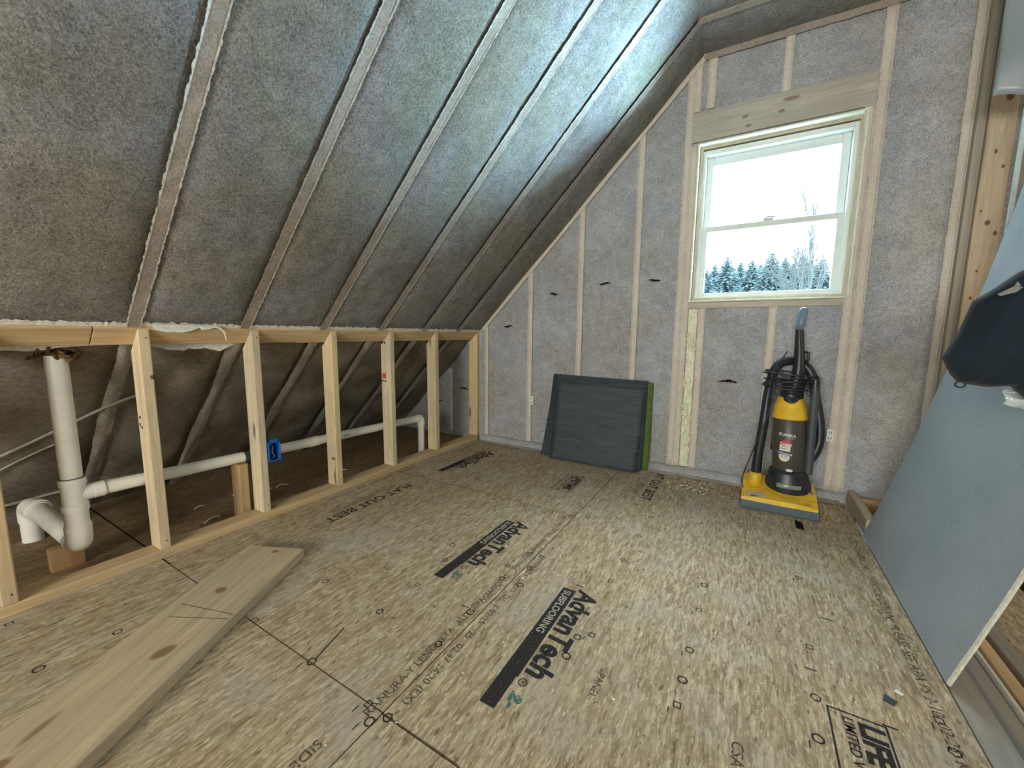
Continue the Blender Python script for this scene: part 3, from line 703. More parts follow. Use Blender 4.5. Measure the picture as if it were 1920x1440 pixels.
# ================================================================== FLOOR PRINT
Z = 0.0006
def fprint(x, y, z=Z): return lambda u, v: (x+v, y-u, z)          # reads towards the camera, tops to the right
def fprint_up(x, y, z=Z): return lambda u, v: (x-v, y+u, z)       # reads away from the camera
def addp(name, m, mat='ink'): return obj(name, m, M[mat], floor)
def advan(x, y, L=0.545):
    k = L/0.545
    m = MB(); m.poly([(x, y, Z), (x, y-L, Z), (x+0.045, y-L, Z), (x+0.045, y-L*0.80, Z), (x+0.050, y-L*0.79, Z), (x+0.050, y, Z)])
    bar = addp('printed_bar', m)
    t_ = MB(); put_text(t_, 'SUBFLOORING', 0.036, fprint(x+0.012, y-0.012, Z+0.0004), bold=0.0006); addp('printed_lettering', t_, 'ink_light')
    t_ = MB()
    v, f = text2d('AdvanTech', 0.105, bold=0.0036, shear=0.10); w = max(p[0] for p in v); sx = 0.425*k/w
    bse = len(t_.v); t_.v += [(x+0.060+q*0.98, y+0.015-p*sx, Z) for p, q in v]; t_.f += [tuple(bse+i for i in q) for q in f]
    addp('printed_lettering', t_)
    t_ = MB(); n = 20
    for r0, r1 in ((0.013, 0.010),):
        for i in range(n):
            a0, a1 = 6.283*i/n, 6.283*(i+1)/n; cx, cy = x+0.070, y-0.44*k
            t_.poly([(cx+r0*math.cos(a0), cy+r0*math.sin(a0), Z), (cx+r0*math.cos(a1), cy+r0*math.sin(a1), Z), (cx+r1*math.cos(a1), cy+r1*math.sin(a1), Z), (cx+r1*math.cos(a0), cy+r1*math.sin(a0), Z)])
    put_text(t_, 'R', 0.014, fprint(x+0.065, y-0.436*k)); addp('printed_mark', t_)
    t_ = MB(); put_text(t_, '2.-', 0.045, fprint(x+0.062, y-0.475*k), bold=0.003, shear=0.3); addp('crayon_mark', t_, 'teal')
advan(-0.535, 1.300); advan(-1.000, 1.650); advan(-1.79, 2.56, 0.53)
def flatout(x, y, s=1.0):
    m = MB(); put_text(m, 'FLAT OUT BEST', 0.082*s, fprint(x+0.075, y), bold=0.0012); addp('printed_lettering', m)
    m = MB(); put_text(m, 'FLAT OR QUIET, STIFF FLOOR', 0.036*s, fprint(x+0.022, y-0.02)); addp('printed_lettering', m, 'ink_thin')
flatout(-1.86, 1.74); flatout(-0.56, 2.86)
def rect(m, x0, x1, y0, y1, w=0.004, z=Z):
    for a_, b_, c_, d_ in ((x0, x1, y0, y0+w), (x0, x1, y1-w, y1), (x0, x0+w, y0+w, y1-w), (x1-w, x1, y0+w, y1-w)):
        m.poly([(a_, c_, z), (b_, c_, z), (b_, d_, z), (a_, d_, z)])
def lifebox(x, y, s=1.0, L=0.30):
    m = MB(); rect(m, x, x+0.118*s, y-L*s, y, 0.0045*s)
    put_text(m, 'LIFETIME', 0.066*s, fprint(x+0.062*s, y-0.016*s), bold=0.003*s)
    put_text(m, 'LIMITED WARRANTY', 0.031*s, fprint(x+0.030*s, y-0.016*s), bold=0.0004)
    addp('printed_box', m)
lifebox(-0.990, 2.455); lifebox(0.235, 1.208, 1.0, 0.33)
m = MB(); put_text(m, 'RANURA Y LENGUETA  AUTOSPACIADORAS', 0.034, fprint_up(-0.742, 0.575)); put_text(m, 'TONGUE & GROOVE  SELF-SPACING', 0.030, fprint_up(-0.742, 1.30)); addp('printed_lettering', m, 'ink_thin')
m = MB(); put_text(m, 'Y 02-25   -25   02:47 14:20 (EX)', 0.034, fprint(-0.702, 1.09)); put_text(m, 'EXPOSURE 1   LADO   D1', 0.030, fprint(-0.700, 1.45)); addp('printed_lettering', m, 'ink_thin')
m = MB(); put_text(m, 'SIZED FOR SPACING   THIS SIDE DOWN   PLEASE SEE APA PS 2-10  02-25  KEEP DRY', 0.036, fprint(0.462, 2.36)); addp('printed_lettering', m, 'ink_thin')
m = MB(); put_text(m, 'TONGUE   SIZE SPACING   1 1/8  LEAVE GAP', 0.034, fprint(-1.99, 2.0)); put_text(m, '24 OC  RECESS', 0.036, fprint(-1.97, 2.72)); put_text(m, 'SIDE GAP', 0.036, fprint(-0.80, 0.48)); put_text(m, 'PANEL', 0.03, fprint(-0.30, 1.0)); put_text(m, 'CSA 0325', 0.036, fprint(0.03, 0.98)); addp('printed_lettering', m, 'ink_thin')
marks = [(-1.009, 1.025), (-1.029, 1.209), (-1.08, 1.317), (-1.005, 1.447), (-1.015, 0.851), (-1.016, 0.606), (-1.33, 0.611), (-0.75, 0.844), (-0.752, 1.01), (-0.787, 1.312), (-0.70, 1.34), (-0.75, 1.438), (-0.698, 1.441), (-0.76, 1.227), (-0.68, 1.226), (-0.362, 1.124), (-0.398, 1.092), (-0.399, 1.005), (-0.395, 1.428), (-0.394, 1.599), (-0.387, 1.84), (-0.379, 2.072), (-0.74, 1.859), (-0.85, 1.853), (-1.002, 1.853), (-1.156, 1.849), (-0.084, 1.591), (-0.086, 1.427), (-0.09, 1.219), (-0.093, 1.095), (-0.094, 1.007), (0.215, 1.219), (0.205, 1.087), (0.223, 1.424), (0.23, 1.838), (0.236, 2.081), (0.237, 2.232), (-1.641, 0.361), (-1.639, 0.198), (-1.98, 0.195), (-1.322, 0.859), (-0.73, 0.57), (-0.77, 0.60), (-0.70, 0.60), (-0.66, 1.9), (0.47, 1.30), (0.47, 1.21)]
m = MB(); random.seed(11)
for i, (x, y) in enumerate(marks):
    k = i % 3; n = (4, 6, 16)[k]; r0 = 0.0135; r1 = 0.0095; ph = math.pi/4 if k == 0 else 0.3
    for j in range(n):
        a0, a1 = ph+6.283*j/n, ph+6.283*(j+1)/n
        m.poly([(x+r0*math.cos(a0), y+r0*math.sin(a0), Z), (x+r0*math.cos(a1), y+r0*math.sin(a1), Z), (x+r1*math.cos(a1), y+r1*math.sin(a1), Z), (x+r1*math.cos(a0), y+r1*math.sin(a0), Z)])
    if random.random() < 0.6: m.poly([(x-0.02, y-0.035, Z), (x-0.017, y-0.035, Z), (x-0.017, y-0.015, Z), (x-0.02, y-0.015, Z)])
addp('nailing_marks', m)
m = MB()
for x, y, l in ((-0.50, 1.335, 0.03), (0.345, 1.21, 0.03), (-0.36, 1.70, 0.03), (0.20, 1.32, 0.03), (0.27, 1.60, 0.04), (-0.80, 1.02, 0.03), (-1.20, 1.30, 0.025)): m.poly([(x, y, Z), (x+l, y+0.001, Z), (x+l, y+0.005, Z), (x, y+0.005, Z)])
m.poly([(-1.02, 0.62, Z), (-1.015, 0.62, Z), (-1.05, 0.74, Z), (-1.055, 0.74, Z)])
addp('floor_scuff', m, 'ink')
m = MB()
for x0, x1, y0, y1 in ((XP, -0.72, 1.8745, 1.878), (XP, -0.48, 0.6005, 0.604), (-0.722, -0.7185, YB, 2.83), (-0.48, 0.52, 0.599, 0.6015)): m.poly([(x0, y0, Z*0.6), (x1, y0, Z*0.6), (x1, y1, Z*0.6), (x0, y1, Z*0.6)])
addp('joint_dirt', m, 'joint')
# cut lines showing through knee plate
m = MB().poly([(-1.955, 0.6005, Z), (XP, 0.6005, Z), (XP, 0.6055, Z), (-1.955, 0.6055, Z)]); m.poly([(-3.0, 0.600, Z), (-2.125, 0.600, Z), (-2.125, 0.606, Z), (-3.0, 0.606, Z)]); addp('panel_gap', m, 'black')
# small dark patch on the floor by the vacuum
m = MB().poly([(0.262, 2.33, Z), (0.296, 2.325, Z), (0.292, 2.42, Z), (0.262, 2.44, Z)]); addp('dark_patch', m, 'black')

# floor crumbs
def chip(name, pts, z, mat, label, cat, th=0.002):
    m = MB().prism([(p[0], p[1]) for p in pts], 0.0008, th+0.0008, 'Z'); return obj(name, m, mat, label=label, cat=cat)
chip('plastic_chip', [(0.366, 1.303), (0.385, 1.292), (0.396, 1.312), (0.384, 1.318), (0.372, 1.324)], 0, plain('dark_teal_chip', (0.01, 0.035, 0.05), 0.6), 'dark teal heart-shaped scrap on the floor near the foot of the leaning panel', 'scrap')
chip('paper_chip', [(0.398, 1.350), (0.412, 1.342), (0.418, 1.350), (0.404, 1.360)], 0, M['white'], 'tiny white scrap beside the dark teal scrap on the floor', 'scrap')
m = MB(); random.seed(21)
for k in range(260):
    if k < 90: x, y = random.gauss(-0.28, 0.09), random.gauss(2.66, 0.05)
    elif k < 140: x, y = random.uniform(-0.9, 0.3), random.uniform(2.74, 2.80)
    else: x, y = random.uniform(-1.2, 0.45), random.uniform(0.4, 2.4)
    s_ = random.uniform(0.0012, 0.0035)*(1 if k < 140 else 0.7)
    a0 = random.random()*6; dx, dy = math.cos(a0)*s_*random.uniform(1, 3), math.sin(a0)*s_
    if y > 2.82: continue
    m.quadbox([(x-dx, y-s_, 0.0005), (x+dx, y-s_+dy, 0.0005), (x+dx, y+s_+dy, 0.0005), (x-dx, y+s_, 0.0005), (x-dx*.6, y-s_*.6, s_), (x+dx*.6, y-s_*.6, s_), (x+dx*.6, y+s_*.6, s_), (x-dx*.6, y+s_*.6, s_)])
obj('foam_crumbs', m, M['foam'], label='pale foam crumbs and sawdust scattered over the subfloor', cat='crumbs', kind='stuff')
shav = [((-2.48, 1.10), 0.035, 'small white curled shaving farthest back between the second and third stud'), ((-2.46, 0.90), 0.030, 'bent white curl on the eave deck left of the long arched one'), ((-2.24, 0.87), 0.050, 'long arched white shaving on the eave deck'),
        ((-2.40, 1.22), 0.035, 'white curl on the eave deck just right of the blue box'), ((-2.38, 1.30), 0.045, 'double white curl second right of the blue box'), ((-2.32, 1.66), 0.055, 'long white shaving beside the fourth stud')]
for k, ((x, y), l, lab) in enumerate(shav):
    pts = [(x+l*math.sin(k+j*0.5)*0.25, y+l*(j/5-0.5)*1.6, 0.006+0.010*math.sin(j/5*math.pi)) for j in range(6)]
    obj('shaving', MB().tube(smooth_path(pts, 4), 0.0035, 6), M['torn'], smooth=True, label=lab, cat='shaving', group='white shavings on the eave deck')

# ================================================================== OUTLETS
for x, z, lab in ((-1.497, 0.367, 'small white outlet on the gable wall left of the dark mats'), (0.430, 0.345, 'small white outlet on the gable wall right of the vacuum cleaner')):
    o = empty('outlet', (x, D-0.02, z), lab, 'outlet', 'white outlets on the gable wall')
    obj('outlet_body', MB().box(x-0.017, x+0.017, D-0.040, D-0.016, z, z+0.075), M['white'], o, bev=0.003)
    m = MB()
    for dz in (0.012, 0.045):
        m.box(x-0.008, x-0.005, D-0.0412, D-0.039, z+dz+0.004, z+dz+0.015); m.box(x+0.004, x+0.007, D-0.0412, D-0.039, z+dz+0.004, z+dz+0.015)
        m.box(x-0.002, x+0.002, D-0.0412, D-0.039, z+dz-0.003, z+dz+0.001)
    obj('socket_slots', m, M['black'], o)

# ================================================================== MATS
def mat_sheet(x0, x1, yb, yt, ht, sk0, sk1, mat, lab, curl=0.0, name='rubber_mat', rot=0.0, grp='dark rubber mats leaning on the gable wall'):
    m = MB()
    def f(u, v):
        x = x0+(x1-x0)*u+(sk0 if u < 0.5 else sk1)*(1-v)*1.0
        x = x0+sk0*(1-v)+(x1+sk1*(1-v)-x0-sk0*(1-v))*u
        y = yt+(yb-yt)*(1-v)**1.7+0.006*nz(x*4, v*3, x0*9)-curl*(1-u)**16*(1-v)**2
        return (x, y, 0.0045+(ht+rot*(u-0.5))*v*(1-0.04*(yt-yb)))
    m.grid(16, 20, f)
    return obj(name, m, mat, smooth=True, solid=0.007, label=lab, cat='mat', group=grp)
mat_sheet(-1.300, -0.585, 2.775, 2.842, 0.625, -0.055, 0.0, M['rubber'], 'rearmost dark rubber mat, its bottom left corner kicked out to the left', curl=0.03, rot=-0.01)
mat_sheet(-1.285, -0.600, 2.762, 2.830, 0.612, -0.030, 0.0, M['rubber'], 'dark rubber mat second from the back of the leaning stack', curl=0.02, rot=-0.01)
mat_sheet(-1.270, -0.592, 2.750, 2.819, 0.600, -0.012, 0.0, M['rubber'], 'dark rubber mat in the middle of the leaning stack, edge showing at the top', rot=-0.012)
mat_sheet(-1.262, -0.598, 2.728, 2.808, 0.588, -0.005, -0.010, M['rubber'], 'dark rubber mat just behind the front one of the leaning stack', rot=-0.01)
mat_sheet(-1.250, -0.596, 2.700, 2.797, 0.575, -0.008, -0.022, M['rubber'], 'front dark ribbed rubber mat of the leaning stack, nearest the room', rot=-0.014)
mat_sheet(-1.150, -0.552, 2.790, 2.845, 0.610, 0.0, 0.0, M['green'], 'green mat showing at the right edge behind the dark rubber mats', name='green_mat', grp=None)

# ================================================================== RIGHT SIDE: boards at the stair opening
def bd(name, x0, x1, z0, z1, y0, y1, mat, lab, cat='board', bev=0.003): return obj(name, MB().box(x0, x1, y0, y1, z0, z1), mat, bev=bev, label=lab, cat=cat)
bd('opening_trim', 0.534, 0.602, -0.045, -0.006, YB+1.5, 2.34, M['grey_wood'], 'flat grey board along the edge of the subfloor below the leaning panel')
bd('joist', 0.620, 0.655, -0.14, -0.018, YB+1.5, 2.84, M['grey_wood'], 'first grey joist edge beyond the flat grey board at lower right', 'joist')
bd('steel_strip', 0.664, 0.672, -0.10, -0.010, YB+1.5, 2.84, plain('bare_edge', (0.70, 0.70, 0.62), 0.6), 'thin bright edge strip between the two joists at lower right', 'strip', 0.001)
bd('joist', 0.690, 0.722, -0.14, -0.020, YB+1.5, 2.84, M['gold'], 'pale pine joist right of the thin bright strip at lower right', 'joist')
bd('joist', 0.760, 0.800, -0.16, -0.045, YB+1.5, 2.84, M['grey_wood'], 'second grey joist, between the pale joist and the pale deck at lower right', 'joist')
bd('deck_panel', 0.812, 1.05, -0.13, -0.100, YB+1.5, 2.80, osb('sunlit_deck', 1.0), 'pale sunlit wood deck panel in the stair opening', 'panel')
bd('dark_rail', 1.065, 1.11, -0.14, -0.07, YB+1.5, 2.80, plain('brown_metal', (0.10, 0.06, 0.045), 0.5), 'dark brown rail at the right edge beyond the pale deck panel', 'rail')
bd('deck_panel', 1.12, 1.70, -0.14, -0.095, YB+1.5, 2.80, M['gold'], 'orange board beyond the dark brown rail at the right edge', 'panel')
bd('lumber_piece', 0.536, 0.574, 0.000, 0.078, 2.415, D-0.035, lumber('short_pine', 'Y', (0.50, 0.42, 0.31), seed=50), 'pine two-by-four on edge running from the gable wall to the foot of the leaning panel')
bd('ledger', 0.58, 0.86, -0.10, 0.050, D-0.060, D-0.022, M['goldx'], 'orange ledger board against the gable wall beside the stair opening')
bd('blocking', 0.664, 0.690, -0.02, 0.030, 2.45, D-0.062, M['gold'], 'narrow pine piece reaching from the orange ledger towards the leaning panel')

# leaning panel, gently bowed
m = MB(); TH = 0.012
def pn(u, v, off):
    z = 1.98*v; x = 0.528+0.285*z-0.042*z*z; s_ = 0.285-0.084*z
    nn = Vector((1, 0, -s_)).normalized()
    y = 1.457+(2.408-1.457)*u+0.004*nz(z*8, u*1, 5)*(1 if u in (0, 1) else 0)
    return Vector((x, y, z+0.002))+nn*off
nu, nv = 12, 30; b0 = 0
m.grid(nu, nv, lambda u, v: pn(u, v, 0.0)); m.grid(nu, nv, lambda u, v: pn(u, v, TH))
panel = obj('leaning_panel', m, M['board'], smooth=True, label='large bowed grey-blue sheet of board leaning to the right beside the stair opening', cat='panel')
e = MB()
for uu in (0.0, 1.0):
    for j in range(nv):
        q = [pn(uu, j/nv, 0), pn(uu, (j+1)/nv, 0), pn(uu, (j+1)/nv, TH), pn(uu, j/nv, TH)]; e.poly(q)
for vv in (0.0, 1.0):
    for i in range(nu): e.poly([pn(i/nu, vv, 0), pn((i+1)/nu, vv, 0), pn((i+1)/nu, vv, TH), pn(i/nu, vv, TH)])
obj('sawn_edge', e, M['board_edge'], panel, label='pale sawn edge')
# near edge lip, ragged
e = MB(); e.tube([pn(0, j/nv, TH*0.5)+Vector((0, -0.001, 0)) for j in range(nv+1)], [0.0055+0.0015*nz(j*1.3, 0, 0) for j in range(nv+1)], 6); obj('sawn_fringe', e, M['board_edge'], panel)

# ---- jacket hung on a post just past the right edge of the frame
bd('stair_post', 0.724, 0.757, -0.30, 1.12, 1.345, 1.405, M['grey_wood'], 'upright post holding the dark jacket at the right edge', 'post')
m = MB()
outline = [(0.448, 0.887), (0.470, 0.955), (0.488, 1.035), (0.560, 1.100), (0.66, 1.17), (0.80, 1.19), (0.87, 1.05), (0.86, 0.84), (0.70, 0.78), (0.66, 0.765), (0.60, 0.795), (0.575, 0.820), (0.538, 0.815), (0.512, 0.818), (0.482, 0.823), (0.468, 0.845)]
cx, cz = 0.66, 0.97
def jk(side):
    pts = []
    n = len(outline)*6; P = outline+[outline[0]]
    for i in range(n):
        k = i//6; t_ = (i % 6)/6; p = P[k]; q = P[k+1]; pts.append((p[0]+(q[0]-p[0])*t_, p[1]+(q[1]-p[1])*t_))
    return pts
op = [(x*1.375/1.5*1.0-0.004, 0.94+(z-0.94)*1.375/1.5) for x, z in jk(0)]; cx, cz = 0.60, 0.965; rings = 22; N = len(op)
for side in (-1, 1):
    b = len(m.v)
    for r_ in range(rings+1):
        f_ = r_/rings
        for i, (x, z) in enumerate(op):
            xx = cx+(x-cx)*f_; zz = cz+(z-cz)*f_
            fold = 0.030*nz(xx*9-zz*4, zz*7, side*3)+0.016*nz(xx*22-zz*9, zz*14, side)+0.004*nz(xx*60, zz*45, side)
            dep = 0.065*math.sqrt(max(0, 1-f_**2.2))
            yb_ = 1.375-0.05*(xx-0.5)
            m.v.append((xx, yb_+side*(dep)+fold*(1 if f_ < 1 else 0)*(0.5 if f_ > .85 else 1), zz+0.006*nz(xx*15, zz*15, 9)))
    for r_ in range(rings):
        for i in range(N):
            j = (i+1) % N; q = (b+r_*N+i, b+r_*N+j, b+(r_+1)*N+j, b+(r_+1)*N+i); m.f.append(q if side < 0 else q[::-1])
jacket = obj('jacket', m, M['cloth'], smooth=True, label='dark navy jacket hanging at the right edge in front of the leaning panel', cat='jacket')
for md in (jacket.modifiers.new('weld', 'WELD'),): md.merge_threshold = 0.001
q_ = lambda x, z: (x*1.29/1.5, 1.29, 0.94+(z-0.94)*1.29/1.5)
m = MB().poly([q_(0.524, 1.050), q_(0.550, 1.068), q_(0.566, 1.066), q_(0.556, 1.054), q_(0.530, 1.045)])
m.poly([q_(0.551, 1.069), q_(0.555, 1.080), q_(0.562, 1.070), q_(0.557, 1.066)])
obj('logo_patch', m, plain('grey_logo', (0.20, 0.195, 0.18), 0.8), jacket, solid=0.001)
obj('drawcord_loop', MB().tube([(0.442+0.009*math.cos(a_*0.7), 1.372, 0.829+0.007*math.sin(a_*0.7)) for a_ in range(10)], 0.0022, 6), M['dark'], jacket)
m = MB()
def fbg(u, v):
    x = 0.536+0.14*u; z = 0.818-0.060*v*(0.6+0.6*u)+0.006*nz(u*6, v*4, 2)
    return (x, 1.425+0.02*nz(u*7, v*6, 4)+0.012*math.sin(v*7+u*3), z)
m.grid(18, 12, fbg); obj('plastic_bag', m, M['bag'], smooth=True, solid=0.002, label='crumpled clear plastic bag showing under the dark jacket', cat='plastic bag')

# ================================================================== VACUUM
vac = empty('vacuum_cleaner', (0.19, 2.60, 0), 'yellow and black upright vacuum cleaner standing under the window', 'vacuum cleaner')
# nozzle base
m = MB()
def base_z(x, y):
    t_ = (y-2.475)/(2.745-2.475); t_ = max(0, min(1, t_)); prof = [(0, 0.042), (0.03, 0.066), (0.28, 0.090), (0.40, 0.104), (0.62, 0.125), (0.82, 0.142), (1.0, 0.118)]
    for (a0, z0), (a1, z1) in zip(prof, prof[1:]):
        if t_ <= a1: z = z0+(z1-z0)*(t_-a0)/(a1-a0); break
    xc = (x-0.19)/0.172; z -= 0.010*abs(xc)**4
    if t_ > 0.3: z -= 0.010*math.exp(-((x-0.22)/0.11)**2)*min(1, (t_-0.3)*4)
    return z
def side(u, y):  # rounded plan
    t_ = (y-2.475)/0.27; w = 0.172*(1-0.10*max(0, t_-0.35)**1.3)
    return 0.191+(u*2-1)*w
nu, nv = 28, 26
def fbz(u, v): 
    y = 2.475+0.27*v; x = side(u, y); return (x, y, base_z(x, y))
m.grid(nu, nv, fbz)
def skirt(pts):
    b = len(m.v)
    for p in pts: m.v.append(p); m.v.append((p[0], p[1], 0.030))
    for i in range(len(pts)-1): m.f.append((b+2*i, b+2*i+1, b+2*i+3, b+2*i+2))
skirt([fbz(0, j/nv) for j in range(nv+1)]); skirt([fbz(1, j/nv) for j in reversed(range(nv+1))]); skirt([fbz(i/nu, 0) for i in reversed(range(nu+1))]); skirt([fbz(i/nu, 1) for i in range(nu+1)])
base = obj('nozzle_base', m, M['yellow'], vac, smooth='auto')
m = MB().prism([(0.014, 2.468), (0.370, 2.468), (0.373, 2.50), (0.362, 2.74), (0.026, 2.74), (0.012, 2.50)], 0.002, 0.044, 'Z')
obj('bumper', m, plain('slate_bumper', (0.10, 0.14, 0.17), 0.6), vac, bev=0.006)
obj('hose_socket', MB().tube([(0.078, 2.600, 0.09), (0.080, 2.605, 0.15), (0.081, 2.607, 0.168), (0.081, 2.607, 0.176)], [0.034, 0.034, 0.030, 0.022], 24), M['yellow'], vac, smooth=True)
obj('seam_groove', MB().tube(smooth_path([(fbz(u, v)[0], fbz(u, v)[1], fbz(u, v)[2]+0.0005) for u, v in ((0.10, .30), (0.25, .34), (0.40, .26), (0.55, .17), (0.75, .20), (0.97, .24))], 6), 0.0018, 6), plain('groove', (0.35, 0.20, 0.02), 0.7), base)
def onbase(x, y, dz=0.0008): return (x, y, base_z(x, y)+dz)
m = MB(); m.grid(6, 4, lambda u, v: onbase(0.050+0.085*u-0.01*v, 2.495+0.030*v)); obj('silver_decal', m, plain('silver_decal', (0.45, 0.44, 0.38), 0.5), base)
m = MB(); put_text(m, 'MAX', 0.016, lambda u, v: onbase(0.062+u, 2.490+v, 0.0016), bold=0.0006, shear=0.3); obj('base_lettering', m, M['dark'], base)
m = MB()
for i in range(20):
    a0, a1 = 6.283*i/20, 6.283*(i+1)/20
    m.poly([onbase(0.318+r_*math.cos(a_), 2.500+0.8*r_*math.sin(a_), 0.0012) for r_, a_ in ((0.012, a0), (0.012, a1), (0.0085, a1), (0.0085, a0))])
obj('round_emblem', m, plain('emblem', (0.30, 0.20, 0.03), 0.6), base)
m = MB().tube([onbase(0.333, 2.60, -0.004), onbase(0.333, 2.60, 0.006)], [0.020, 0.016], 20); obj('pedal', m, plain('grey_pedal', (0.22, 0.20, 0.16), 0.6), base, smooth='auto')
# motor housing
def cyl(zs, cxf, cyf, rx, ry, seg=36):
    mb = MB(); n = len(zs)
    for z, rxx, ryy in zip(zs, rx, ry):
        for k in range(seg):
            a_ = 2*math.pi*k/seg; mb.v.append((cxf(z)+rxx*math.cos(a_), cyf(z)+ryy*math.sin(a_), z))
    for i in range(n-1):
        for k in range(seg): k2 = (k+1) % seg; mb.f.append((i*seg+k, i*seg+k2, (i+1)*seg+k2, (i+1)*seg+k))
    mb.f.append(tuple(reversed(range(seg)))); mb.f.append(tuple((n-1)*seg+k for k in range(seg))); return mb
cxf = lambda z: 0.2330-0.018*(z-0.2)/0.4; cyf = lambda z: 2.640+0.045*(z-0.2)/0.4
obj('motor_housing', cyl([0.09, 0.12, 0.150, 0.165, 0.190, 0.205, 0.215], cxf, cyf, [0.106, 0.108, 0.106, 0.098, 0.094, 0.088, 0.070], [0.080, 0.084, 0.084, 0.080, 0.078, 0.074, 0.060]), M['dark'], vac, smooth='auto')
for k in range(5):
    z = 0.128+k*0.010; m = MB(); m.tube([(cxf(z)+0.107*math.cos(a_), cyf(z)-0.0835*math.sin(a_)*1.0, z) for a_ in [0.25+0.12*j for j in range(6)]], 0.0016, 5); obj('vent_rib', m, M['darkgrey'], vac); m = MB()
    m.tube([(cxf(z)-0.107*math.cos(a_), cyf(z)-0.0835*math.sin(a_)*1.0, z) for a_ in [0.25+0.12*j for j in range(6)]], 0.0016, 5); obj('vent_rib', m, M['darkgrey'], vac)
m = MB(); m.grid(12, 4, lambda u, v: (cxf(.14)+0.055*(2*u-1), cyf(.14)-0.086*math.sqrt(1-(0.5*(2*u-1))**2)-0.004*math.sin(v*math.pi), 0.122+0.022*v))
obj('headlight', m, plain('headlight_lens', (0.25, 0.30, 0.28), 0.12, 0.8), vac, smooth=True)
# dust cup
cr = 0.079
cup = obj('dust_cup', cyl([0.200, 0.208, 0.35, 0.487, 0.492], cxf, cyf, [0.072, 0.0755, cr, cr, cr-0.002], [0.062, 0.066, 0.068, 0.068, 0.066], 48), M['smoke'], vac, smooth='auto')
def oncup(x, z, off=0.001):
    rr = 0.0755+(cr-0.0755)*min(1, (z-0.208)/0.14); ry = 0.066+0.002*min(1, (z-0.208)/0.14); dx = (x-cxf(z))/rr; dx = max(-0.98, min(0.98, dx)); return (x, cyf(z)-ry*math.sqrt(1-dx*dx)-off, z)
m = MB(); put_text(m, 'EUREKA', 0.0205, lambda u, v: oncup(0.173+u*1.04, 0.402-0.06*u+v, 0.0042), bold=0.0004); obj('cup_lettering', m, M['white'], cup)
m = MB(); put_text(m, 'MAXX', 0.012, lambda u, v: oncup(0.212+u, 0.386+v, 0.003)); obj('cup_lettering', m, plain('pale_grey_ink', (0.4, 0.42, 0.4), 0.6), cup)
def disc(cx_, cz_, rx_, rz_, off, half=False, n=18):
    mb = MB()
    for i in range(n):
        u0, u1 = -1+2*i/n, -1+2*(i+1)/n; h0, h1 = math.sqrt(max(0, 1-u0*u0)), math.sqrt(max(0, 1-u1*u1)); lo_ = 0 if half else -1
        mb.poly([oncup(cx_+rx_*u0, cz_+rz_*h0*lo_, off), oncup(cx_+rx_*u1, cz_+rz_*h1*lo_, off), oncup(cx_+rx_*u1, cz_+rz_*h1+1e-5, off), oncup(cx_+rx_*u0, cz_+rz_*h0+1e-5, off)])
    return mb
obj('red_sticker', disc(0.207, 0.345, 0.029, 0.034, 0.0008, True), M['pink'], cup)
m = MB(); m.grid(6, 4, lambda u, v: oncup(0.181+0.048*u, 0.318+0.034*v, 0.0012)); obj('cream_sticker', m, M['cream'], cup)
obj('cream_sticker', disc(0.205, 0.288, 0.025, 0.027, 0.0010), M['cream'], cup)
m = MB(); m.grid(10, 3, lambda u, v: oncup(0.172+0.066*u, 0.300-0.006*u+0.018*v, 0.0018)); obj('blue_sticker', m, M['navy'], cup)
m = MB(); put_text(m, 'Powerful', 0.0145, lambda u, v: oncup(0.182+u, 0.357-0.12*u+v, 0.0042), bold=0.0003); obj('sticker_lettering', m, M['white'], cup)
m = MB(); put_text(m, 'Lightweight', 0.0145, lambda u, v: oncup(0.173+u, 0.305-0.12*u+v, 0.0042), bold=0.0003); obj('sticker_lettering', m, M['white'], cup)
for z, h_ in ((0.342, .004), (0.330, .004), (0.289, .003), (0.281, .003)):
    m = MB(); m.grid(6, 1, lambda u, v: oncup(0.188+0.034*u, z+h_*v, 0.0020)); obj('sticker_line', m, plain('grey_print', (0.35, 0.30, 0.26), 0.6), cup)
obj('oval_badge', disc(0.232, 0.216, 0.016, 0.008, 0.0015), M['white'], cup)
# yellow lid
lid = obj('cup_lid', cyl([0.488, 0.498, 0.503, 0.510, 0.56, 0.60, 0.622, 0.628], cxf, cyf, [0.080, 0.084, 0.084, 0.081, 0.073, 0.060, 0.048, 0.040], [0.069, 0.073, 0.073, 0.070, 0.062, 0.050, 0.038, 0.03], 48), M['yellow'], vac, smooth='auto')
m = MB(); m.grid(14, 6, lambda u, v: (cxf(.6)+(0.030+0.010*v)*(2*u-1), cyf(.6)-(0.062-0.020*v)+0.014*(2*u-1)**2, 0.578+0.050*v+0.012*(2*u-1)**2*(1-v)))
obj('lid_recess', m, M['dark'], vac, smooth=True, solid=0.008)
obj('carry_handle', MB().tube(smooth_path([(0.172, 2.650, 0.612), (0.182, 2.630, 0.632), (0.214, 2.618, 0.640), (0.248, 2.630, 0.632), (0.258, 2.650, 0.612)], 8), 0.008, 12), M['dark'], vac, smooth=True)
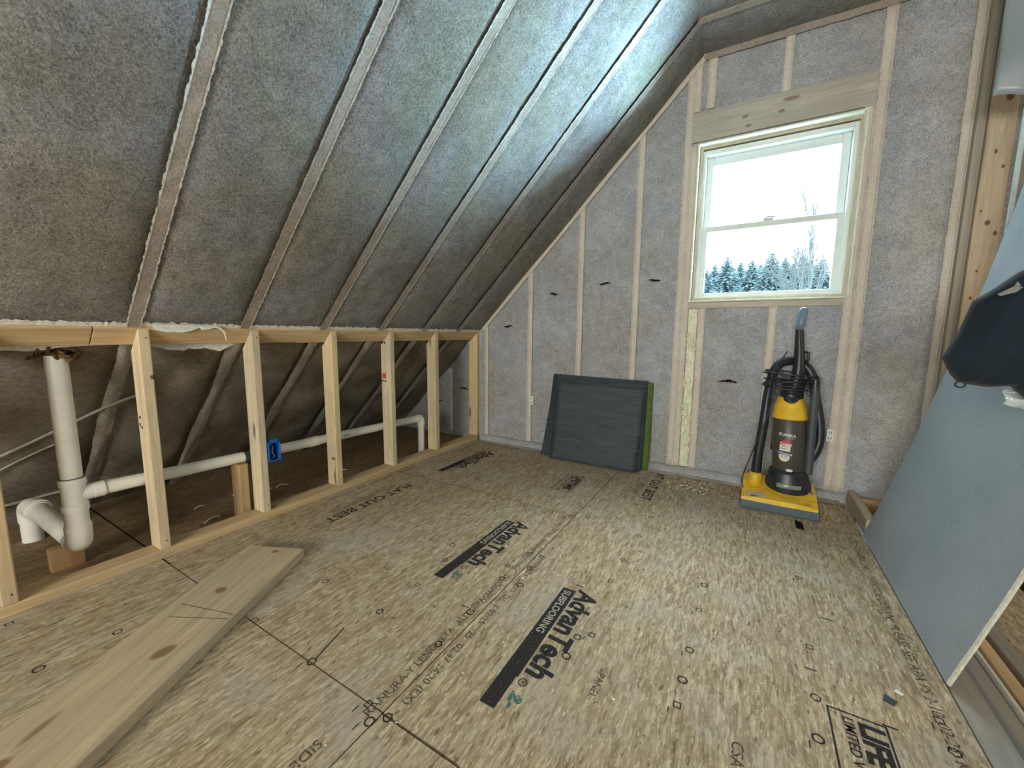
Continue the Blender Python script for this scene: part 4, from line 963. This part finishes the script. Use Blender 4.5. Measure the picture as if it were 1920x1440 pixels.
# backbone and upper handle
obj('backbone', MB().tube(smooth_path([(0.235, 2.725, 0.10), (0.225, 2.735, 0.35), (0.222, 2.72, 0.60), (0.232, 2.712, 0.70)], 6), [0.055]*19, 20), M['dark'], vac, smooth='auto')
m = MB().tube(smooth_path([(0.215, 2.690, 0.60), (0.228, 2.690, 0.66), (0.238, 2.692, 0.72), (0.240, 2.695, 0.80), (0.232, 2.705, 0.92), (0.228, 2.712, 0.985)], 6),
              [0.058-0.0*i for i in range(3)]+[0.054, 0.048, 0.043, 0.040, 0.038, 0.036, 0.034, 0.033, 0.032, 0.031, 0.030, 0.030, 0.030, 0.029, 0.028, 0.027, 0.026, 0.025, 0.024, 0.023, 0.022, 0.021, 0.021, 0.0205, 0.020, 0.020, 0.0195, 0.019, 0.019], 20)
obj('upper_handle', m, M['dark'], vac, smooth='auto')
obj('hand_grip', MB().tube([(0.229, 2.711, 0.975), (0.232, 2.716, 1.02), (0.238, 2.722, 1.080), (0.239, 2.723, 1.092), (0.239, 2.723, 1.097)], [0.0205, 0.021, 0.021, 0.017, 0.009], 20), M['grip'], vac, smooth=True)
obj('cord_hook', MB().tube([(0.262, 2.69, 0.86), (0.275, 2.685, 0.85), (0.277, 2.685, 0.82), (0.268, 2.688, 0.79)], 0.008, 8), M['dark'], vac, smooth=True)
# hoses, ribbed
def ribbed(pts, r_, n=10):
    q = smooth_path(pts, n); pp = []; rr = []
    L = 0
    for i in range(len(q)-1):
        seg = (q[i+1]-q[i]).length; k = max(1, int(seg/0.004))
        for j in range(k): pp.append(q[i]+(q[i+1]-q[i])*j/k); rr.append(r_*(1.0 if (len(pp) % 2) else 0.93))
    return MB().tube(pp, rr, 16)
obj('left_hose', ribbed([(0.081, 2.607, 0.165), (0.086, 2.610, 0.30), (0.098, 2.62, 0.46), (0.108, 2.65, 0.62), (0.122, 2.68, 0.725), (0.150, 2.70, 0.783), (0.190, 2.72, 0.802), (0.235, 2.74, 0.80), (0.285, 2.74, 0.765), (0.315, 2.73, 0.70), (0.330, 2.715, 0.61), (0.358, 2.70, 0.47), (0.362, 2.69, 0.36), (0.335, 2.68, 0.275), (0.300, 2.67, 0.245)], 0.0245), M['dark'], vac, smooth=True)
obj('hose_cuff', MB().tube([(0.081, 2.607, 0.168), (0.083, 2.608, 0.235)], 0.0255, 20), M['dark'], vac, smooth='auto')
obj('wand', MB().tube([(0.322, 2.63, 0.198), (0.316, 2.64, 0.66), (0.3155, 2.641, 0.662)], [0.021, 0.020, 0.024], 20), M['darkgrey'], vac, smooth='auto')
obj('crevice_tool', MB().tube([(0.3155, 2.641, 0.655), (0.3145, 2.643, 0.715)], [0.022, 0.0185], 20), M['dark'], vac, smooth='auto')
obj('wheel', MB().tube([(0.145, 2.70, 0.34), (0.160, 2.70, 0.34)], 0.05, 24), M['dark'], vac, smooth='auto', label='round dark part behind the dust cup')
# cord wraps and trailing cord
m = MB(); random.seed(9)
for k, z in enumerate((0.665, 0.678, 0.690, 0.702, 0.726, 0.735)):
    pts = [(0.208+(0.126+0.006*math.sin(k*2))*math.cos(a_/20*6.2832), 2.685+0.088*math.sin(a_/20*6.2832), z+0.012*math.sin(a_/20*6.2832+k)+0.003*random.random()) for a_ in range(21)]
    m.tube(pts, 0.0040, 7)
for x, zt in ((0.118, 0.62), (0.130, 0.60), (0.142, 0.63), (0.285, 0.64)):
    m.tube(smooth_path([(x, 2.625, 0.70), (x-0.006, 2.615, zt), (x+0.012, 2.612, zt-0.01), (x+0.020, 2.62, 0.69)], 5), 0.0032, 6)
m.tube(smooth_path([(0.180, 2.66, 0.86), (0.150, 2.64, 0.80), (0.135, 2.63, 0.775), (0.160, 2.62, 0.73), (0.20, 2.61, 0.70)], 6), 0.0034, 6)
m.tube(smooth_path([(0.130, 2.63, 0.79), (0.155, 2.62, 0.755), (0.185, 2.615, 0.72)], 6), 0.0034, 6)
m.tube(smooth_path([(0.130, 2.60, 0.69), (0.128, 2.592, 0.58), (0.095, 2.585, 0.44), (0.060, 2.58, 0.31), (0.022, 2.58, 0.165), (0.016, 2.57, 0.11), (0.026, 2.56, 0.085), (0.05, 2.56, 0.086)], 8), 0.0032, 7)
obj('power_cord', m, M['dark'], vac, smooth=True)

# ================================================================== OUTSIDE
obj('ground', MB().grid(20, 20, lambda u, v: (-60+120*u, 4+110*v, -3.4+0.3*nz(u*6, v*6, 0))), M['snow'], kind='structure')
def conifer(x, y, ztop, h, seed, lab):
    random.seed(seed); z0 = -3.4
    root = empty('conifer_tree', (x, y, z0), lab, 'tree', 'snowy conifers beyond the window')
    obj('trunk', MB().tube([(x, y, z0), (x, y, ztop-0.3), (x, y, ztop+0.1)], [0.14, 0.04, 0.012], 6), M['bark'], root)
    m = MB(); d_ = 0.0; k = 0
    while d_ < h*0.86:
        k += 1; d_ += 0.11 if d_ < 3 else 0.35; z = ztop-d_; rad = min(0.09+0.58*d_**0.95, h*0.22); nb = 9+int(3*min(d_, 3))
        for j in range(nb):
            a_ = 6.2832*(j+random.random()*0.7)/nb+k; l = rad*random.uniform(0.7, 1.15); dx, dy = math.cos(a_), math.sin(a_)
            nseg = 4
            for q in range(nseg):
                u0, u1 = q/nseg, (q+1)/nseg; w0, w1 = 0.13*l*(1.1-u0)+0.04, 0.13*l*(1.1-u1)+0.01; dr0, dr1 = -0.32*l*u0**1.4+random.uniform(-.02, .02), -0.32*l*u1**1.4
                p0 = Vector((x+dx*l*u0, y+dy*l*u0, z+dr0)); p1 = Vector((x+dx*l*u1, y+dy*l*u1, z+dr1)); s_ = Vector((-dy, dx, 0))
                m.poly([p0-s_*w0-Vector((0, 0, w0*.6)), p0+Vector((0, 0, .03)), p1+Vector((0, 0, .02)), p1-s_*w1-Vector((0, 0, w1*.6))])
                m.poly([p0+Vector((0, 0, .03)), p0+s_*w0-Vector((0, 0, w0*.6)), p1+s_*w1-Vector((0, 0, w1*.6)), p1+Vector((0, 0, .02))])
    obj('foliage', m, M['needle'], root)
cons = [(-2.45, 22, 4.75, 9, 'conifer at the far left edge of the lower pane'), (-1.364, 24, 5.20, 8, 'tallest broad conifer at the left of the lower pane'), (-0.72, 33, 4.85, 9, 'thin conifer just right of the broad left one'),
        (-0.20, 27, 4.95, 8, 'conifer between the thin one and the pointed middle one'), (0.66, 25, 5.25, 8, 'pointed conifer in the middle of the pane'), (-1.95, 30, 4.85, 9, 'narrow conifer second from the left'),
        (1.25, 34, 4.95, 9, 'conifer right of the middle, half behind the bare tree'), (2.75, 26, 4.75, 8, 'conifer at the right edge of the pane'), (0.2, 38, 4.7, 9, 'low conifer behind the middle ones'), (2.05, 31, 4.9, 9, 'conifer standing behind the bare tree'),
        (-2.7, 42, 4.55, 9, 'hazy conifer far back at the left edge of the pane'), (-1.0, 44, 4.5, 9, 'hazy conifer far back between the broad and the thin one'), (0.35, 46, 4.45, 9, 'hazy conifer farthest back in the middle of the pane'), (1.6, 43, 4.6, 9, 'hazy conifer far back right of the middle'), (2.45, 41, 4.5, 9, 'hazy conifer far back near the right edge')]
for i, (x, y, zt, h, lab) in enumerate(cons): conifer(x*y/25, y, 0.94+(zt-0.94)*y/25, h, 100+i, lab)
def bare(x, y, z0, h, seed, lab, spread=0.5, depth=5, r0=0.05):
    random.seed(seed); m = MB()
    def br(p, d, l, r_, dep):
        q = p+d*l; mid = p+d*l*0.5+Vector((random.uniform(-1, 1), random.uniform(-1, 1), 0))*l*0.05
        m.tube([p, mid, q], [r_, r_*0.85, r_*0.74], 4, caps=False)
        if dep == 0: return
        for k in range(random.choice((2, 3, 3))):
            nd = (d+Vector((random.gauss(0, spread), random.gauss(0, spread), random.uniform(-0.1, 0.35)))).normalized()
            br(p+d*l*random.uniform(0.55, 1.0), nd, l*random.uniform(0.6, 0.82), r_*0.70, dep-1)
    br(Vector((x, y, z0)), Vector((0.02, 0, 1)), h*0.36, r0, depth)
    return obj('bare_tree', m, M['bark'], label=lab, cat='tree', group='bare trees beyond the window')
bare(1.75, 21, -1.0, 6.6, 4, 'bare frosted tree spreading at the right of the lower pane', 0.45, 6)
bare(1.75, 20, -3.2, 11.5, 8, 'thin bare sapling rising into the upper pane', 0.13, 4, 0.05)
bare(0.4, 20, -1.2, 4.8, 12, 'low bare branching tree in the middle of the pane', 0.5, 6)
bare(2.5, 22, -1.0, 5.2, 15, 'bare tree at the far right of the pane', 0.45, 5)

for o in bpy.data.objects:
    if '_o' in o: del o['_o']
